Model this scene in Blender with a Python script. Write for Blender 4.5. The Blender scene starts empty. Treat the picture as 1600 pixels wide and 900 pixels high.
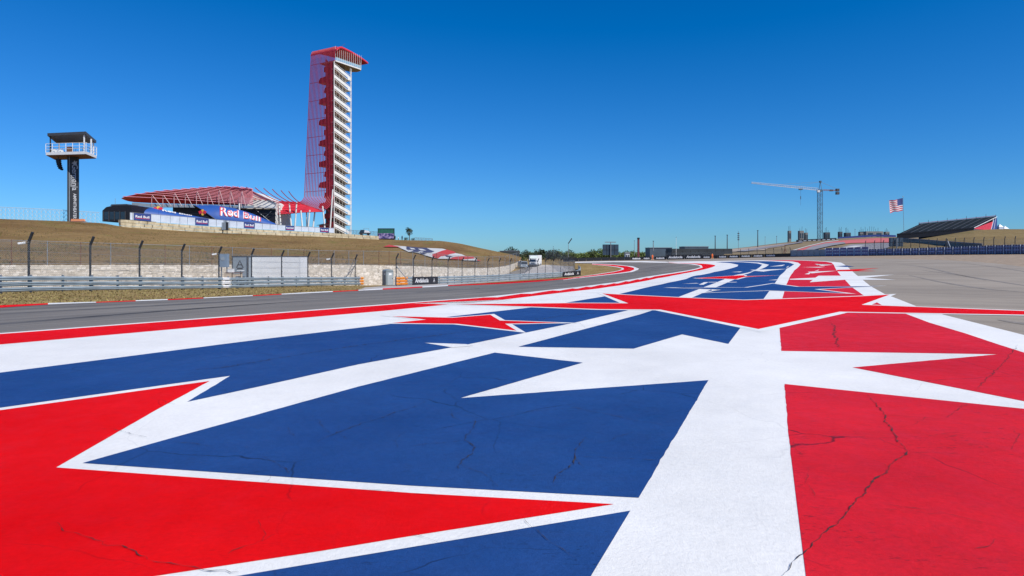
import bpy, bmesh, math, random
import numpy as np
from mathutils import Vector, Matrix
R = math.radians
UP = Vector((0, 0, 1))
random.seed(7)
rng = np.random.default_rng(7)
sc = bpy.context.scene
COL = sc.collection
# ------------------------------------------------------------------ camera, sky, sun, exposure
F, YH, H = 1000.0, 397.0, 1.7           # focal length in photo pixels, horizon row, eye height
cam_d = bpy.data.cameras.new('camera'); cam = bpy.data.objects.new('camera', cam_d); COL.objects.link(cam)
cam.location = (0, 0, H); cam.rotation_euler = (R(90), 0, 0)
cam_d.sensor_width = 36; cam_d.lens = 36 * F / 1600; cam_d.shift_y = -(450 - YH) / 1600
cam_d.clip_start = 0.1; cam_d.clip_end = 9000
sc.camera = cam
SUN_DIR = Vector((0.76, -0.65, 0)).normalized(); SUN_EL = R(47)
world = bpy.data.worlds.new('World'); sc.world = world; world.use_nodes = True
wn, wl = world.node_tree.nodes, world.node_tree.links
sky = wn.new('ShaderNodeTexSky'); sky.sky_type = 'NISHITA'; sky.sun_disc = False
sky.sun_elevation = SUN_EL; sky.sun_rotation = math.atan2(SUN_DIR.x, SUN_DIR.y)
sky.altitude = 150; sky.air_density = 1.0; sky.dust_density = 0.08; sky.ozone_density = 3.0
hs = wn.new('ShaderNodeHueSaturation'); hs.inputs['Saturation'].default_value = 1.15; hs.inputs['Value'].default_value = 1.0
hs.inputs['Hue'].default_value = 0.497
wl.new(sky.outputs[0], hs.inputs['Color'])
gain = wn.new('ShaderNodeMix'); gain.data_type = 'RGBA'; gain.blend_type = 'MULTIPLY'; gain.inputs[0].default_value = 1
gain.inputs[7].default_value = (.43, .81, 1.38, 1); gain.clamp_result = False      # even colour cast of the whole sky
sub = wn.new('ShaderNodeVectorMath'); sub.operation = 'SUBTRACT'; sub.inputs[1].default_value = (.42, .12, 0)
mx0 = wn.new('ShaderNodeVectorMath'); mx0.operation = 'MAXIMUM'; mx0.inputs[1].default_value = (0, 0, 0)
wl.new(hs.outputs[0], gain.inputs[6]); wl.new(gain.outputs[2], sub.inputs[0]); wl.new(sub.outputs[0], mx0.inputs[0]); wl.new(mx0.outputs[0], wn['Background'].inputs[0])
wn['Background'].inputs[1].default_value = 0.085
sd = bpy.data.lights.new('sun', 'SUN'); so = bpy.data.objects.new('sun', sd); COL.objects.link(so)
sd.energy = 5.0; sd.angle = R(0.53); sd.color = (1.0, 0.95, 0.88)
so.rotation_euler = Vector((SUN_DIR.x * math.cos(SUN_EL), SUN_DIR.y * math.cos(SUN_EL), math.sin(SUN_EL))).to_track_quat('Z', 'Y').to_euler()
so.location = (60, -50, 80)
sc.view_settings.view_transform = 'Standard'; sc.view_settings.look = 'None'
sc.view_settings.exposure = 0.0; sc.view_settings.gamma = 1.0; sc.view_settings.use_curve_mapping = False
sc.render.engine = 'CYCLES'
try:
    sc.cycles.transparent_max_bounces = 24; sc.cycles.max_bounces = 6
except Exception: pass

# ------------------------------------------------------------------ helpers
def P(px, py, d):
    return Vector(((px - 800) / F * d, d, H - (py - YH) / F * d))
def interp(tab, x):
    return float(np.interp(x, [t[0] for t in tab], [t[1] for t in tab]))
def tagg(o, label=None, cat=None, group=None, kind=None):
    if label: o['label'] = label
    if cat: o['category'] = cat
    if group: o['group'] = group
    if kind: o['kind'] = kind
    return o
def empty(name, loc, label=None, cat=None, group=None, kind=None):
    o = bpy.data.objects.new(name, None); COL.objects.link(o); o.location = loc; o.empty_display_size = .3
    return tagg(o, label, cat, group, kind)
_loc = {}
def wloc(o):
    return Vector((0, 0, 0)) if o is None else (Vector(o.location) + wloc(o.parent))
class MB:
    """collects world-space geometry for ONE object"""
    def __init__(s): s.v = []; s.f = []; s.m = []
    def add(s, vs, fs, mi=0):
        k = len(s.v); s.v += [tuple(v) for v in vs]; s.f += [tuple(i + k for i in f) for f in fs]; s.m += [mi] * len(fs); return s
    def box(s, c, sz, rz=0, mi=0, tilt=None):
        c = Vector(c); hx, hy, hz = sz[0] / 2, sz[1] / 2, sz[2] / 2
        M = Matrix.Rotation(rz, 3, 'Z')
        if tilt is not None: M = M @ tilt
        vs = [c + M @ Vector((x, y, z)) for z in (-hz, hz) for x, y in ((-hx, -hy), (hx, -hy), (hx, hy), (-hx, hy))]
        return s.add(vs, [(3, 2, 1, 0), (4, 5, 6, 7), (0, 1, 5, 4), (1, 2, 6, 5), (2, 3, 7, 6), (3, 0, 4, 7)], mi)
    def bar(s, p, q, w, h=None, mi=0):
        p, q = Vector(p), Vector(q); h = h or w; d = (q - p)
        if d.length < 1e-6: return s
        d.normalize(); up = Vector((0, 0, 1)) if abs(d.z) < .95 else Vector((0, 1, 0))
        a = d.cross(up).normalized(); b = a.cross(d).normalized()
        vs = [e + a * x * w / 2 + b * y * h / 2 for e in (p, q) for x, y in ((-1, -1), (1, -1), (1, 1), (-1, 1))]
        return s.add(vs, [(3, 2, 1, 0), (4, 5, 6, 7), (0, 1, 5, 4), (1, 2, 6, 5), (2, 3, 7, 6), (3, 0, 4, 7)], mi)
    def tube(s, pts, r, n=6, mi=0, cap=True):
        pts = [Vector(p) for p in pts]; rs = r if isinstance(r, (list, tuple)) else [r] * len(pts)
        rings = []; prev = None
        for i, p in enumerate(pts):
            d = (pts[min(i + 1, len(pts) - 1)] - pts[max(i - 1, 0)]).normalized()
            if prev is None:
                up = Vector((0, 0, 1)) if abs(d.z) < .9 else Vector((0, 1, 0)); a = d.cross(up).normalized()
            else:
                a = (prev - d * prev.dot(d)).normalized()
            prev = a; b = d.cross(a)
            rings.append([p + (a * math.cos(2 * math.pi * k / n) + b * math.sin(2 * math.pi * k / n)) * rs[i] for k in range(n)])
        vs = [v for g in rings for v in g]; fs = []
        for i in range(len(rings) - 1):
            for k in range(n):
                fs.append((i * n + k, i * n + (k + 1) % n, (i + 1) * n + (k + 1) % n, (i + 1) * n + k))
        if cap: fs += [tuple(range(n - 1, -1, -1)), tuple((len(rings) - 1) * n + k for k in range(n))]
        return s.add(vs, fs, mi)
    def grid(s, rows, mi=0):
        n = len(rows[0]); vs = [v for r in rows for v in r]; fs = []
        for i in range(len(rows) - 1):
            for k in range(n - 1): fs.append((i * n + k, i * n + k + 1, (i + 1) * n + k + 1, (i + 1) * n + k))
        return s.add(vs, fs, mi)
    def prism(s, poly, dvec, mi=0):
        poly = [Vector(p) for p in poly]; d = Vector(dvec); n = len(poly)
        vs = poly + [p + d for p in poly]
        fs = [tuple(range(n)), tuple(range(2 * n - 1, n - 1, -1))] + [(i, n + i, n + (i + 1) % n, (i + 1) % n) for i in range(n)]
        return s.add(vs, fs, mi)
    def build(s, name, mat, parent=None, smooth=False, origin='base'):
        v = np.array(s.v, float)
        if origin == 'zero': c = Vector((0, 0, 0))
        else: c = Vector(((v[:, 0].min() + v[:, 0].max()) / 2, (v[:, 1].min() + v[:, 1].max()) / 2, v[:, 2].min()))
        me = bpy.data.meshes.new(name); me.from_pydata([tuple(Vector(a) - c) for a in s.v], [], s.f)
        mats = mat if isinstance(mat, (list, tuple)) else [mat]
        for m in mats: me.materials.append(m)
        if len(mats) > 1:
            for p, m in zip(me.polygons, s.m): p.material_index = m
        if smooth: me.polygons.foreach_set('use_smooth', [True] * len(me.polygons))
        bm = bmesh.new(); bm.from_mesh(me); bmesh.ops.recalc_face_normals(bm, faces=bm.faces[:]); bm.to_mesh(me); bm.free()
        me.update()
        o = bpy.data.objects.new(name, me); COL.objects.link(o); o.location = c
        if parent is not None: o.parent = parent; o.location = c - wloc(parent)
        return o
def part(name, mat, parent, fn, smooth=False):
    m = MB(); fn(m); return m.build(name, mat, parent, smooth)
def copy_tree(o, parent=None):
    c = o.copy(); COL.objects.link(c); c.parent = parent
    for ch in list(o.children): copy_tree(ch, c)
    return c

# ------------------------------------------------------------------ materials (all procedural)
MATS = {}
def mat(name, col, rough=.6, var=.12, scale=3., bump=0., bscale=60., metal=0., spec=.5, col2=None, stretch=None, emit=None, detail=5, rot=0):
    if name in MATS: return MATS[name]
    m = bpy.data.materials.new(name); m.use_nodes = True; n, l = m.node_tree.nodes, m.node_tree.links
    b = n['Principled BSDF']; b.inputs['Roughness'].default_value = rough; b.inputs['Metallic'].default_value = metal
    b.inputs['Specular IOR Level'].default_value = spec
    g = n.new('ShaderNodeNewGeometry'); mp = n.new('ShaderNodeMapping'); l.new(g.outputs['Position'], mp.inputs[0])
    if stretch: mp.inputs['Scale'].default_value = stretch
    if rot: mp.vector_type = 'TEXTURE'; mp.inputs['Rotation'].default_value = (0, 0, rot); mp.inputs['Scale'].default_value = tuple(1 / s for s in (stretch or (1, 1, 1)))
    t = n.new('ShaderNodeTexNoise'); t.inputs['Scale'].default_value = scale; t.inputs['Detail'].default_value = detail; t.inputs['Roughness'].default_value = .62
    l.new(mp.outputs[0], t.inputs['Vector'])
    r = n.new('ShaderNodeValToRGB'); l.new(t.outputs['Fac'], r.inputs[0])
    c1 = tuple(max(0, c * (1 - var)) for c in col); c2 = col2 or tuple(min(1, c * (1 + var)) for c in col)
    r.color_ramp.elements[0].position = .32; r.color_ramp.elements[1].position = .68
    r.color_ramp.elements[0].color = (*c1, 1); r.color_ramp.elements[1].color = (*c2, 1)
    l.new(r.outputs[0], b.inputs['Base Color'])
    if bump:
        t2 = n.new('ShaderNodeTexNoise'); t2.inputs['Scale'].default_value = bscale; t2.inputs['Detail'].default_value = 3
        l.new(g.outputs['Position'], t2.inputs['Vector'])
        bp = n.new('ShaderNodeBump'); bp.inputs['Strength'].default_value = bump; bp.inputs['Distance'].default_value = .01
        l.new(t2.outputs['Fac'], bp.inputs['Height']); l.new(bp.outputs[0], b.inputs['Normal'])
    if emit:
        b.inputs['Emission Color'].default_value = (*emit[0], 1); b.inputs['Emission Strength'].default_value = emit[1]
    MATS[name] = m; return m
def paint(name, col, rough=.55, wear=.35, speck=(.03, .03, .035), fade=None, spec=.35):
    """road paint: large blotches, scuffs, aggregate pits showing through, hairline cracks"""
    m = bpy.data.materials.new(name); m.use_nodes = True; n, l = m.node_tree.nodes, m.node_tree.links
    b = n['Principled BSDF']; b.inputs['Specular IOR Level'].default_value = spec
    g = n.new('ShaderNodeNewGeometry')
    def noise(sc_, det, vec=None, ro=.6):
        t = n.new('ShaderNodeTexNoise'); t.inputs['Scale'].default_value = sc_; t.inputs['Detail'].default_value = det; t.inputs['Roughness'].default_value = ro
        l.new(vec or g.outputs['Position'], t.inputs['Vector']); return t.outputs['Fac']
    def ramp(x, p0, p1, c0=(0, 0, 0, 1), c1=(1, 1, 1, 1)):
        r = n.new('ShaderNodeValToRGB'); l.new(x, r.inputs[0]); e = r.color_ramp.elements
        e[0].position, e[1].position = p0, p1; e[0].color, e[1].color = c0, c1; return r.outputs[0]
    def mix(fac, a, c, mode='MIX'):
        x = n.new('ShaderNodeMix'); x.data_type = 'RGBA'; x.blend_type = mode
        if isinstance(fac, float): x.inputs[0].default_value = fac
        else: l.new(fac, x.inputs[0])
        for i, q in ((6, a), (7, c)):
            if isinstance(q, tuple): x.inputs[i].default_value = q if len(q) == 4 else (*q, 1)
            else: l.new(q, x.inputs[i])
        return x.outputs[2]
    c0 = tuple(c * .9 for c in col); c1 = fade or tuple(min(1, c * 1.07 + .004) for c in col)
    base = ramp(noise(.35, 6), .35, .68, (*c0, 1), (*c1, 1))
    # scuff streaks along the run-off
    mp = n.new('ShaderNodeMapping'); mp.inputs['Rotation'].default_value = (0, 0, R(-58)); mp.inputs['Scale'].default_value = (.25, 3.2, 1)
    l.new(g.outputs['Position'], mp.inputs[0])
    sc1 = ramp(noise(1.4, 7, mp.outputs[0], .7), .56, .8)
    dim = n.new('ShaderNodeMath'); dim.operation = 'MULTIPLY'; dim.inputs[1].default_value = .16 * wear / .35; l.new(sc1, dim.inputs[0])
    base = mix(dim.outputs[0], base, tuple(c * .55 + .02 for c in col))
    # coarse grain of the stone under the paint, and pits where it has worn through
    gr = ramp(noise(26, 4, None, .75), .30, .72, (.80,) * 3 + (1,), (1.12,) * 3 + (1,)); base = mix(.35 + wear * .8, base, gr, 'MULTIPLY')
    big = ramp(noise(1.1, 8, None, .7), .3, .75, (.86,) * 3 + (1,), (1.08,) * 3 + (1,)); base = mix(min(1., wear * 2.4), base, big, 'MULTIPLY')
    mp3 = n.new('ShaderNodeMapping'); mp3.inputs['Rotation'].default_value = (0, 0, R(8)); mp3.inputs['Scale'].default_value = (.32, 1, 1); l.new(g.outputs['Position'], mp3.inputs[0])
    pit = ramp(noise(34, 3, mp3.outputs[0], .7), .60, .68)
    area = ramp(noise(.8, 5), .44, .70)
    pm = n.new('ShaderNodeMath'); pm.operation = 'MULTIPLY'; l.new(pit, pm.inputs[0]); l.new(area, pm.inputs[1])
    pm2 = n.new('ShaderNodeMath'); pm2.operation = 'MULTIPLY'; pm2.inputs[1].default_value = min(1, wear * 1.9); l.new(pm.outputs[0], pm2.inputs[0])
    base = mix(pm2.outputs[0], base, speck)
    # hairline cracks: distorted cell borders, shown only here and there
    nv = n.new('ShaderNodeTexNoise'); nv.inputs['Scale'].default_value = 2.2; nv.inputs['Detail'].default_value = 6; l.new(g.outputs['Position'], nv.inputs['Vector'])
    vm = n.new('ShaderNodeMix'); vm.data_type = 'VECTOR'; vm.inputs[0].default_value = .16; l.new(g.outputs['Position'], vm.inputs[4]); l.new(nv.outputs['Color'], vm.inputs[5])
    vo = n.new('ShaderNodeTexVoronoi'); vo.feature = 'DISTANCE_TO_EDGE'; vo.inputs['Scale'].default_value = .55; l.new(vm.outputs[1], vo.inputs['Vector'])
    cr = ramp(vo.outputs['Distance'], .0, .0035, (1, 1, 1, 1), (0, 0, 0, 1))
    ca = ramp(noise(.55, 3), .46, .56)
    cm = n.new('ShaderNodeMath'); cm.operation = 'MULTIPLY'; l.new(cr, cm.inputs[0]); l.new(ca, cm.inputs[1])
    cm2 = n.new('ShaderNodeMath'); cm2.operation = 'MULTIPLY'; cm2.inputs[1].default_value = min(1, wear * 2); l.new(cm.outputs[0], cm2.inputs[0])
    base = mix(cm2.outputs[0], base, speck)
    l.new(base, b.inputs['Base Color'])
    rr = ramp(noise(4, 5), .3, .7, (rough - .1,) * 3 + (1,), (rough + .12,) * 3 + (1,)); l.new(rr, b.inputs['Roughness'])
    bp = n.new('ShaderNodeBump'); bp.inputs['Strength'].default_value = .75; bp.inputs['Distance'].default_value = .008
    l.new(noise(45, 4, None, .8), bp.inputs['Height']); l.new(bp.outputs[0], b.inputs['Normal'])
    return m
M_WHITE = paint('road_paint_white', (.80, .79, .745), .6, .08, (.25, .25, .24))
M_RED = paint('road_paint_red', (.75, .0015, .003), .7, .2, (.16, .004, .008), spec=.05)
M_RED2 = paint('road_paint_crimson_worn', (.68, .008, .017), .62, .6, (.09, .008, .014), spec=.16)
M_BLUE = paint('road_paint_blue', (.011, .056, .215), .6, .5, (.005, .015, .05), fade=(.018, .070, .235), spec=.2)
def asphalt(name, c0, c1, streak, rot):
    m = bpy.data.materials.new(name); m.use_nodes = True; n, l = m.node_tree.nodes, m.node_tree.links
    b = n['Principled BSDF']; b.inputs['Roughness'].default_value = .78; b.inputs['Specular IOR Level'].default_value = .3
    g = n.new('ShaderNodeNewGeometry'); mp = n.new('ShaderNodeMapping'); mp.vector_type = 'POINT'
    mp.inputs['Rotation'].default_value = (0, 0, rot); l.new(g.outputs['Position'], mp.inputs[0])
    mp2 = n.new('ShaderNodeMapping'); mp2.inputs['Scale'].default_value = (.03, 1.1, 1); l.new(mp.outputs[0], mp2.inputs[0])
    def noise(s, d, v):
        t = n.new('ShaderNodeTexNoise'); t.inputs['Scale'].default_value = s; t.inputs['Detail'].default_value = d; t.inputs['Roughness'].default_value = .65; l.new(v, t.inputs['Vector']); return t.outputs['Fac']
    a = noise(.12, 6, g.outputs['Position']); s_ = noise(.9, 6, mp2.outputs[0]); f = noise(40, 3, g.outputs['Position'])
    mx = n.new('ShaderNodeMix'); mx.inputs[0].default_value = streak; l.new(a, mx.inputs[2]); l.new(s_, mx.inputs[3])
    mx2 = n.new('ShaderNodeMix'); mx2.inputs[0].default_value = .25; l.new(mx.outputs[0], mx2.inputs[2]); l.new(f, mx2.inputs[3])
    r = n.new('ShaderNodeValToRGB'); l.new(mx2.outputs[0], r.inputs[0]); e = r.color_ramp.elements
    e[0].position, e[1].position = .40, .60; e[0].color, e[1].color = (*c0, 1), (*c1, 1)
    l.new(r.outputs[0], b.inputs['Base Color'])
    bp = n.new('ShaderNodeBump'); bp.inputs['Strength'].default_value = .4; bp.inputs['Distance'].default_value = .006
    l.new(noise(120, 3, g.outputs['Position']), bp.inputs['Height']); l.new(bp.outputs[0], b.inputs['Normal'])
    return m
M_TRACK = asphalt('track_asphalt', (.095, .087, .077), (.235, .213, .180), .75, R(-52))
M_RUNOFF = asphalt('runoff_asphalt', (.225, .190, .147), (.365, .310, .240), .5, R(35))
M_CONC = mat('pale_concrete', (.42, .39, .35), .85, .15, 1.5, .2)
M_GRAVEL = mat('tan_gravel', (.30, .225, .15), .95, .3, 1.2, .8, 14)
def turf(name, brown, tan, olive, s1, s2, squash):
    m = bpy.data.materials.new(name); m.use_nodes = True; n, l = m.node_tree.nodes, m.node_tree.links
    b = n['Principled BSDF']; b.inputs['Roughness'].default_value = .95; b.inputs['Specular IOR Level'].default_value = .1
    g = n.new('ShaderNodeNewGeometry'); mp = n.new('ShaderNodeMapping'); mp.inputs['Scale'].default_value = squash; l.new(g.outputs['Position'], mp.inputs[0])
    def nz(s, d, r, v=None):
        t = n.new('ShaderNodeTexNoise'); t.inputs['Scale'].default_value = s; t.inputs['Detail'].default_value = d; t.inputs['Roughness'].default_value = r; l.new(v or mp.outputs[0], t.inputs['Vector']); return t.outputs['Fac']
    def rp(x, a, c, c0, c1):
        r = n.new('ShaderNodeValToRGB'); l.new(x, r.inputs[0]); e = r.color_ramp.elements; e[0].position, e[1].position = a, c; e[0].color, e[1].color = (*c0, 1), (*c1, 1); return r.outputs[0]
    def mx(f, a, c, mode='MIX'):
        x = n.new('ShaderNodeMix'); x.data_type = 'RGBA'; x.blend_type = mode; l.new(f, x.inputs[0]) if not isinstance(f, float) else setattr(x.inputs[0], 'default_value', f); l.new(a, x.inputs[6])
        if isinstance(c, tuple): x.inputs[7].default_value = (*c, 1)
        else: l.new(c, x.inputs[7])
        return x.outputs[2]
    base = rp(nz(s1, 8, .68), .36, .64, brown, tan)
    om = rp(nz(s1 * 2.3, 7, .7), .54, .66, (0, 0, 0), (.9, .9, .9)); base = mx(om, base, olive)
    fine = rp(nz(s2, 6, .8), .32, .68, (.58, .58, .58), (1.3, 1.28, 1.2)); base = mx(.85, base, fine, 'MULTIPLY')
    dark = rp(nz(s2 * .35, 6, .75), .60, .72, (0, 0, 0), (1, 1, 1)); base = mx(dark, base, tuple(c * .62 for c in brown))
    l.new(base, b.inputs['Base Color'])
    bp = n.new('ShaderNodeBump'); bp.inputs['Strength'].default_value = .9; bp.inputs['Distance'].default_value = .12; l.new(nz(s2, 5, .8, g.outputs['Position']), bp.inputs['Height']); l.new(bp.outputs[0], b.inputs['Normal'])
    return m
M_HILL = turf('dry_hill_turf', (.165, .098, .038), (.275, .182, .076), (.165, .148, .042), .06, 1.1, (1, .4, 1))
M_VERGE = turf('verge_turf', (.25, .165, .065), (.36, .26, .115), (.20, .185, .05), .35, 3.2, (1, .5, 1))
M_CRACK = mat('crack_dark', (.03, .022, .022), .9, .3, 8)  # one dark tone for all pavement cracks
M_GALV = mat('galvanised_steel', (.36, .43, .46), .42, .25, 1.3, .05, 20, metal=.3, stretch=(.6, .6, 3))
M_DARKST = mat('dark_post_steel', (.028, .03, .034), .55, .25, 4)
M_GREYST = mat('grey_steel', (.26, .28, .30), .5, .2, 4, metal=.3)
M_ORANGE = mat('safety_orange', (.85, .30, .02), .5, .12, 3)
M_BLACK = mat('black_vinyl', (.012, .012, .016), .5, .3, 2)
M_WVINYL = mat('white_print', (.78, .78, .78), .6, .05, 5)
M_WPANEL = mat('white_panel', (.78, .79, .78), .5, .05, .9)
M_SCRIM = mat('pale_scrim', (.52, .58, .66), .7, .12, .5)
M_GREYP = mat('grey_panel', (.26, .31, .35), .55, .1, 1.5)
M_DGREY = mat('dark_grey', (.06, .065, .075), .6, .2, 3)
M_STONE = mat('pale_limestone', (.58, .51, .41), .9, .25, 1.9, .9, 8, col2=(.74, .67, .56))
M_MORTAR = mat('mortar', (.46, .41, .34), .95, .2, 3)
M_BLOCK = mat('tan_block_stone', (.50, .41, .25), .9, .25, .7, .9, 4, col2=(.64, .55, .37))
M_TRED = mat('tower_red_steel', (.37, .014, .032), .42, .12, 1.)
M_TRED2 = mat('canopy_red', (.62, .03, .045), .5, .1, .6)
M_TWHITE = mat('tower_white_steel', (.74, .73, .68), .5, .08, .7)
M_CORE = mat('tower_core_concrete', (.17, .15, .12), .8, .2, .6)
M_STBLUE = mat('tent_blue', (.022, .085, .32), .5, .1, .4)
M_LOGOB = mat('banner_blue', (.02, .045, .20), .5, .1, .5)
M_LOGOR = mat('banner_red', (.62, .03, .05), .5, .1, 1)
M_YELLOW = mat('emblem_yellow', (.75, .45, .05), .5, .1, 1)
M_GLASSD = mat('dark_glass', (.02, .035, .055), .12, .2, 1, spec=.6)
M_PURPLE = mat('panel_purple', (.16, .15, .30), .55, .15, .6)
M_PBLUE = mat('panel_blue', (.11, .112, .19), .55, .15, .6)
M_SEAT = mat('grandstand_seating', (.022, .034, .042), .7, .4, .5)
M_PINK = mat('faded_red_runoff', (.52, .12, .11), .8, .12, .06)
M_LEAF = mat('leaf_green', (.055, .085, .022), .7, .45, .25, col2=(.10, .14, .035))
M_LEAFD = mat('leaf_dark', (.028, .05, .018), .7, .4, .3)
M_BARK = mat('bark', (.10, .075, .05), .9, .3, 4)
M_CRANE = mat('crane_steel_blue', (.07, .12, .165), .5, .2, .4)
M_CRANEW = mat('crane_jib_white', (.62, .64, .66), .5, .1, .4)
M_SKIN = mat('skin', (.45, .26, .18), .6, .1, 5)
M_CLOTHD = mat('dark_cloth', (.02, .024, .04), .8, .3, 5)
M_CLOTHO = mat('orange_cloth', (.85, .17, .03), .8, .1, 5)
M_CLOTHW = mat('white_cloth', (.72, .72, .72), .8, .1, 5)
M_TYRE = mat('tyre_rubber', (.015, .015, .016), .8, .3, 6)
M_BROWN = mat('brown_wood', (.16, .07, .04), .7, .3, 3)
M_BEIGE = mat('beige_box', (.55, .45, .34), .8, .15, 3)
M_FARB = mat('far_building_blue', (.07, .10, .13), .6, .2, .2)
M_CONSTR = mat('raw_concrete', (.20, .19, .18), .9, .25, .3)
def mesh_mat(name, col, opacity, scale):
    """woven wire: a fine grid of wires, open in between"""
    m = bpy.data.materials.new(name); m.use_nodes = True; n, l = m.node_tree.nodes, m.node_tree.links
    b = n['Principled BSDF']; b.inputs['Base Color'].default_value = (*col, 1); b.inputs['Roughness'].default_value = .5; b.inputs['Metallic'].default_value = .3
    tc = n.new('ShaderNodeTexCoord'); outs = []
    for rz in (45, -45):
        mp = n.new('ShaderNodeMapping'); mp.inputs['Rotation'].default_value = (0, 0, R(rz)); l.new(tc.outputs['UV'], mp.inputs[0])
        w = n.new('ShaderNodeTexWave'); w.wave_profile = 'TRI'; w.inputs['Scale'].default_value = scale; l.new(mp.outputs[0], w.inputs['Vector'])
        c = n.new('ShaderNodeMath'); c.operation = 'GREATER_THAN'; c.inputs[1].default_value = 1 - opacity / 2; l.new(w.outputs['Fac'], c.inputs[0]); outs.append(c.outputs[0])
    mx = n.new('ShaderNodeMath'); mx.operation = 'MAXIMUM'; l.new(outs[0], mx.inputs[0]); l.new(outs[1], mx.inputs[1])
    l.new(mx.outputs[0], b.inputs['Alpha'])
    return m
M_MESH = mesh_mat('debris_mesh_wire', (.22, .24, .25), .16, 3.2)
M_CHAIN = mesh_mat('chain_link_wire', (.15, .14, .13), .2, 3.2)
M_MESHD = mesh_mat('dense_debris_mesh_wire', (.16, .20, .24), .3, 3.2)

# ------------------------------------------------------------------ terrain of the circuit (surveyed heights, thin plate)
_c = [(0,0,0),(0,12,0),(-10,12,0),(10,12,0),(-25,0,-.1),(25,0,.1),(0,-40,0),(-80,-40,-.3),(80,-40,.5),(0,20,-.03),(14,24,.02)]
_c += [tuple(P(*a)) for a in [(0,457,38.5),(300,452,55),(480,447.5,69),(560,445.5,79),(625,446.5,75),(720,442,93),(797,437.5,110),(875,433.5,125),(907,430.5,132),
 (800,450,52),(900,442,62),(1000,433,66),(1100,430,52),(1250,430,51.5),(1400,430,53),(1600,440,42),
 (900,408.5,195),(1000,406.5,195),(1100,404.5,190),(1200,402,182),(1300,400.3,165),(1400,399,150),(1600,397,130),
 (0,452,60),(300,447,75),(600,446.5,97),(700,440,116),(780,431,140),(815,424,165),(-300,470,40),(-300,460,60),(1000,418,130),(1100,413,125),(1250,412,105)]]
_c = np.array(_c); _n = len(_c); _xy = _c[:, :2] / 100.
def _U(r2): return .5 * r2 * np.log(r2 + 1e-9)
_A = np.zeros((_n + 3, _n + 3)); _A[:_n, :_n] = _U(((_xy[:, None] - _xy[None]) ** 2).sum(-1)) + np.eye(_n) * 2e-3
_A[:_n, _n] = 1; _A[:_n, _n + 1:] = _xy; _A[_n, :_n] = 1; _A[_n + 1:, :_n] = _xy.T
_w = np.linalg.solve(_A, np.r_[_c[:, 2], 0, 0, 0])
def sstep(a, b, x): t = np.clip((x - a) / (b - a), 0, 1); return t * t * (3 - 2 * t)
def G(X, Y):
    X = np.asarray(X, float); Y = np.asarray(Y, float); x, y = X / 100., Y / 100.
    z = _U((x[..., None] - _xy[:, 0]) ** 2 + (y[..., None] - _xy[:, 1]) ** 2) @ _w[:_n] + _w[_n] + _w[_n + 1] * x + _w[_n + 2] * y
    k = np.maximum(sstep(200, 270, Y), np.maximum(sstep(125, 200, np.abs(X)), sstep(30, 90, -Y)))
    return z * (1 - k) + k * (-3.2)
LS = 4.0
def Gz(X, Y):
    """height of the triangulated ground lattice (diagonal x-y)"""
    X = np.asarray(X, float); Y = np.asarray(Y, float)
    i = np.floor(X / LS + 1e-9); j = np.floor(Y / LS + 1e-9); a = X / LS - i; b = Y / LS - j
    z00 = G(i * LS, j * LS); z11 = G((i + 1) * LS, (j + 1) * LS)
    zz = np.where(a >= b, G((i + 1) * LS, j * LS), G(i * LS, (j + 1) * LS))
    return np.where(a >= b, z00 + a * (zz - z00) + b * (z11 - zz), z00 + b * (zz - z00) + a * (z11 - zz))
def gz(x, y): return float(Gz(np.array([x]), np.array([y]))[0])
_Ds = np.geomspace(2.0, 205, 700)
_ucache = {}
def ground_at(px, py):
    k = (round(px, 2), round(py, 2))
    if k in _ucache: return _ucache[k]
    u = (px - 800) / F; v = (py - YH) / F
    d = (H - v * _Ds) - G(u * _Ds, _Ds); idx = np.nonzero(d <= 0)[0]
    if len(idx) == 0: D = 205.
    else:
        i = idx[0]
        D = _Ds[0] if i == 0 else _Ds[i - 1] + (_Ds[i] - _Ds[i - 1]) * d[i - 1] / (d[i - 1] - d[i])
    _ucache[k] = (u * D, D); return _ucache[k]
def outline(pts, step=25., closed=True):
    out = []
    for i, p in enumerate(pts):
        if i == len(pts) - 1 and not closed: out.append(ground_at(*p)); break
        q = pts[(i + 1) % len(pts)]; n = max(1, int(math.hypot(q[0] - p[0], (q[1] - p[1]) * 2) / step))
        for k in range(n):
            t = k / n; out.append(ground_at(p[0] + (q[0] - p[0]) * t, p[1] + (q[1] - p[1]) * t))
    return out
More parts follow.
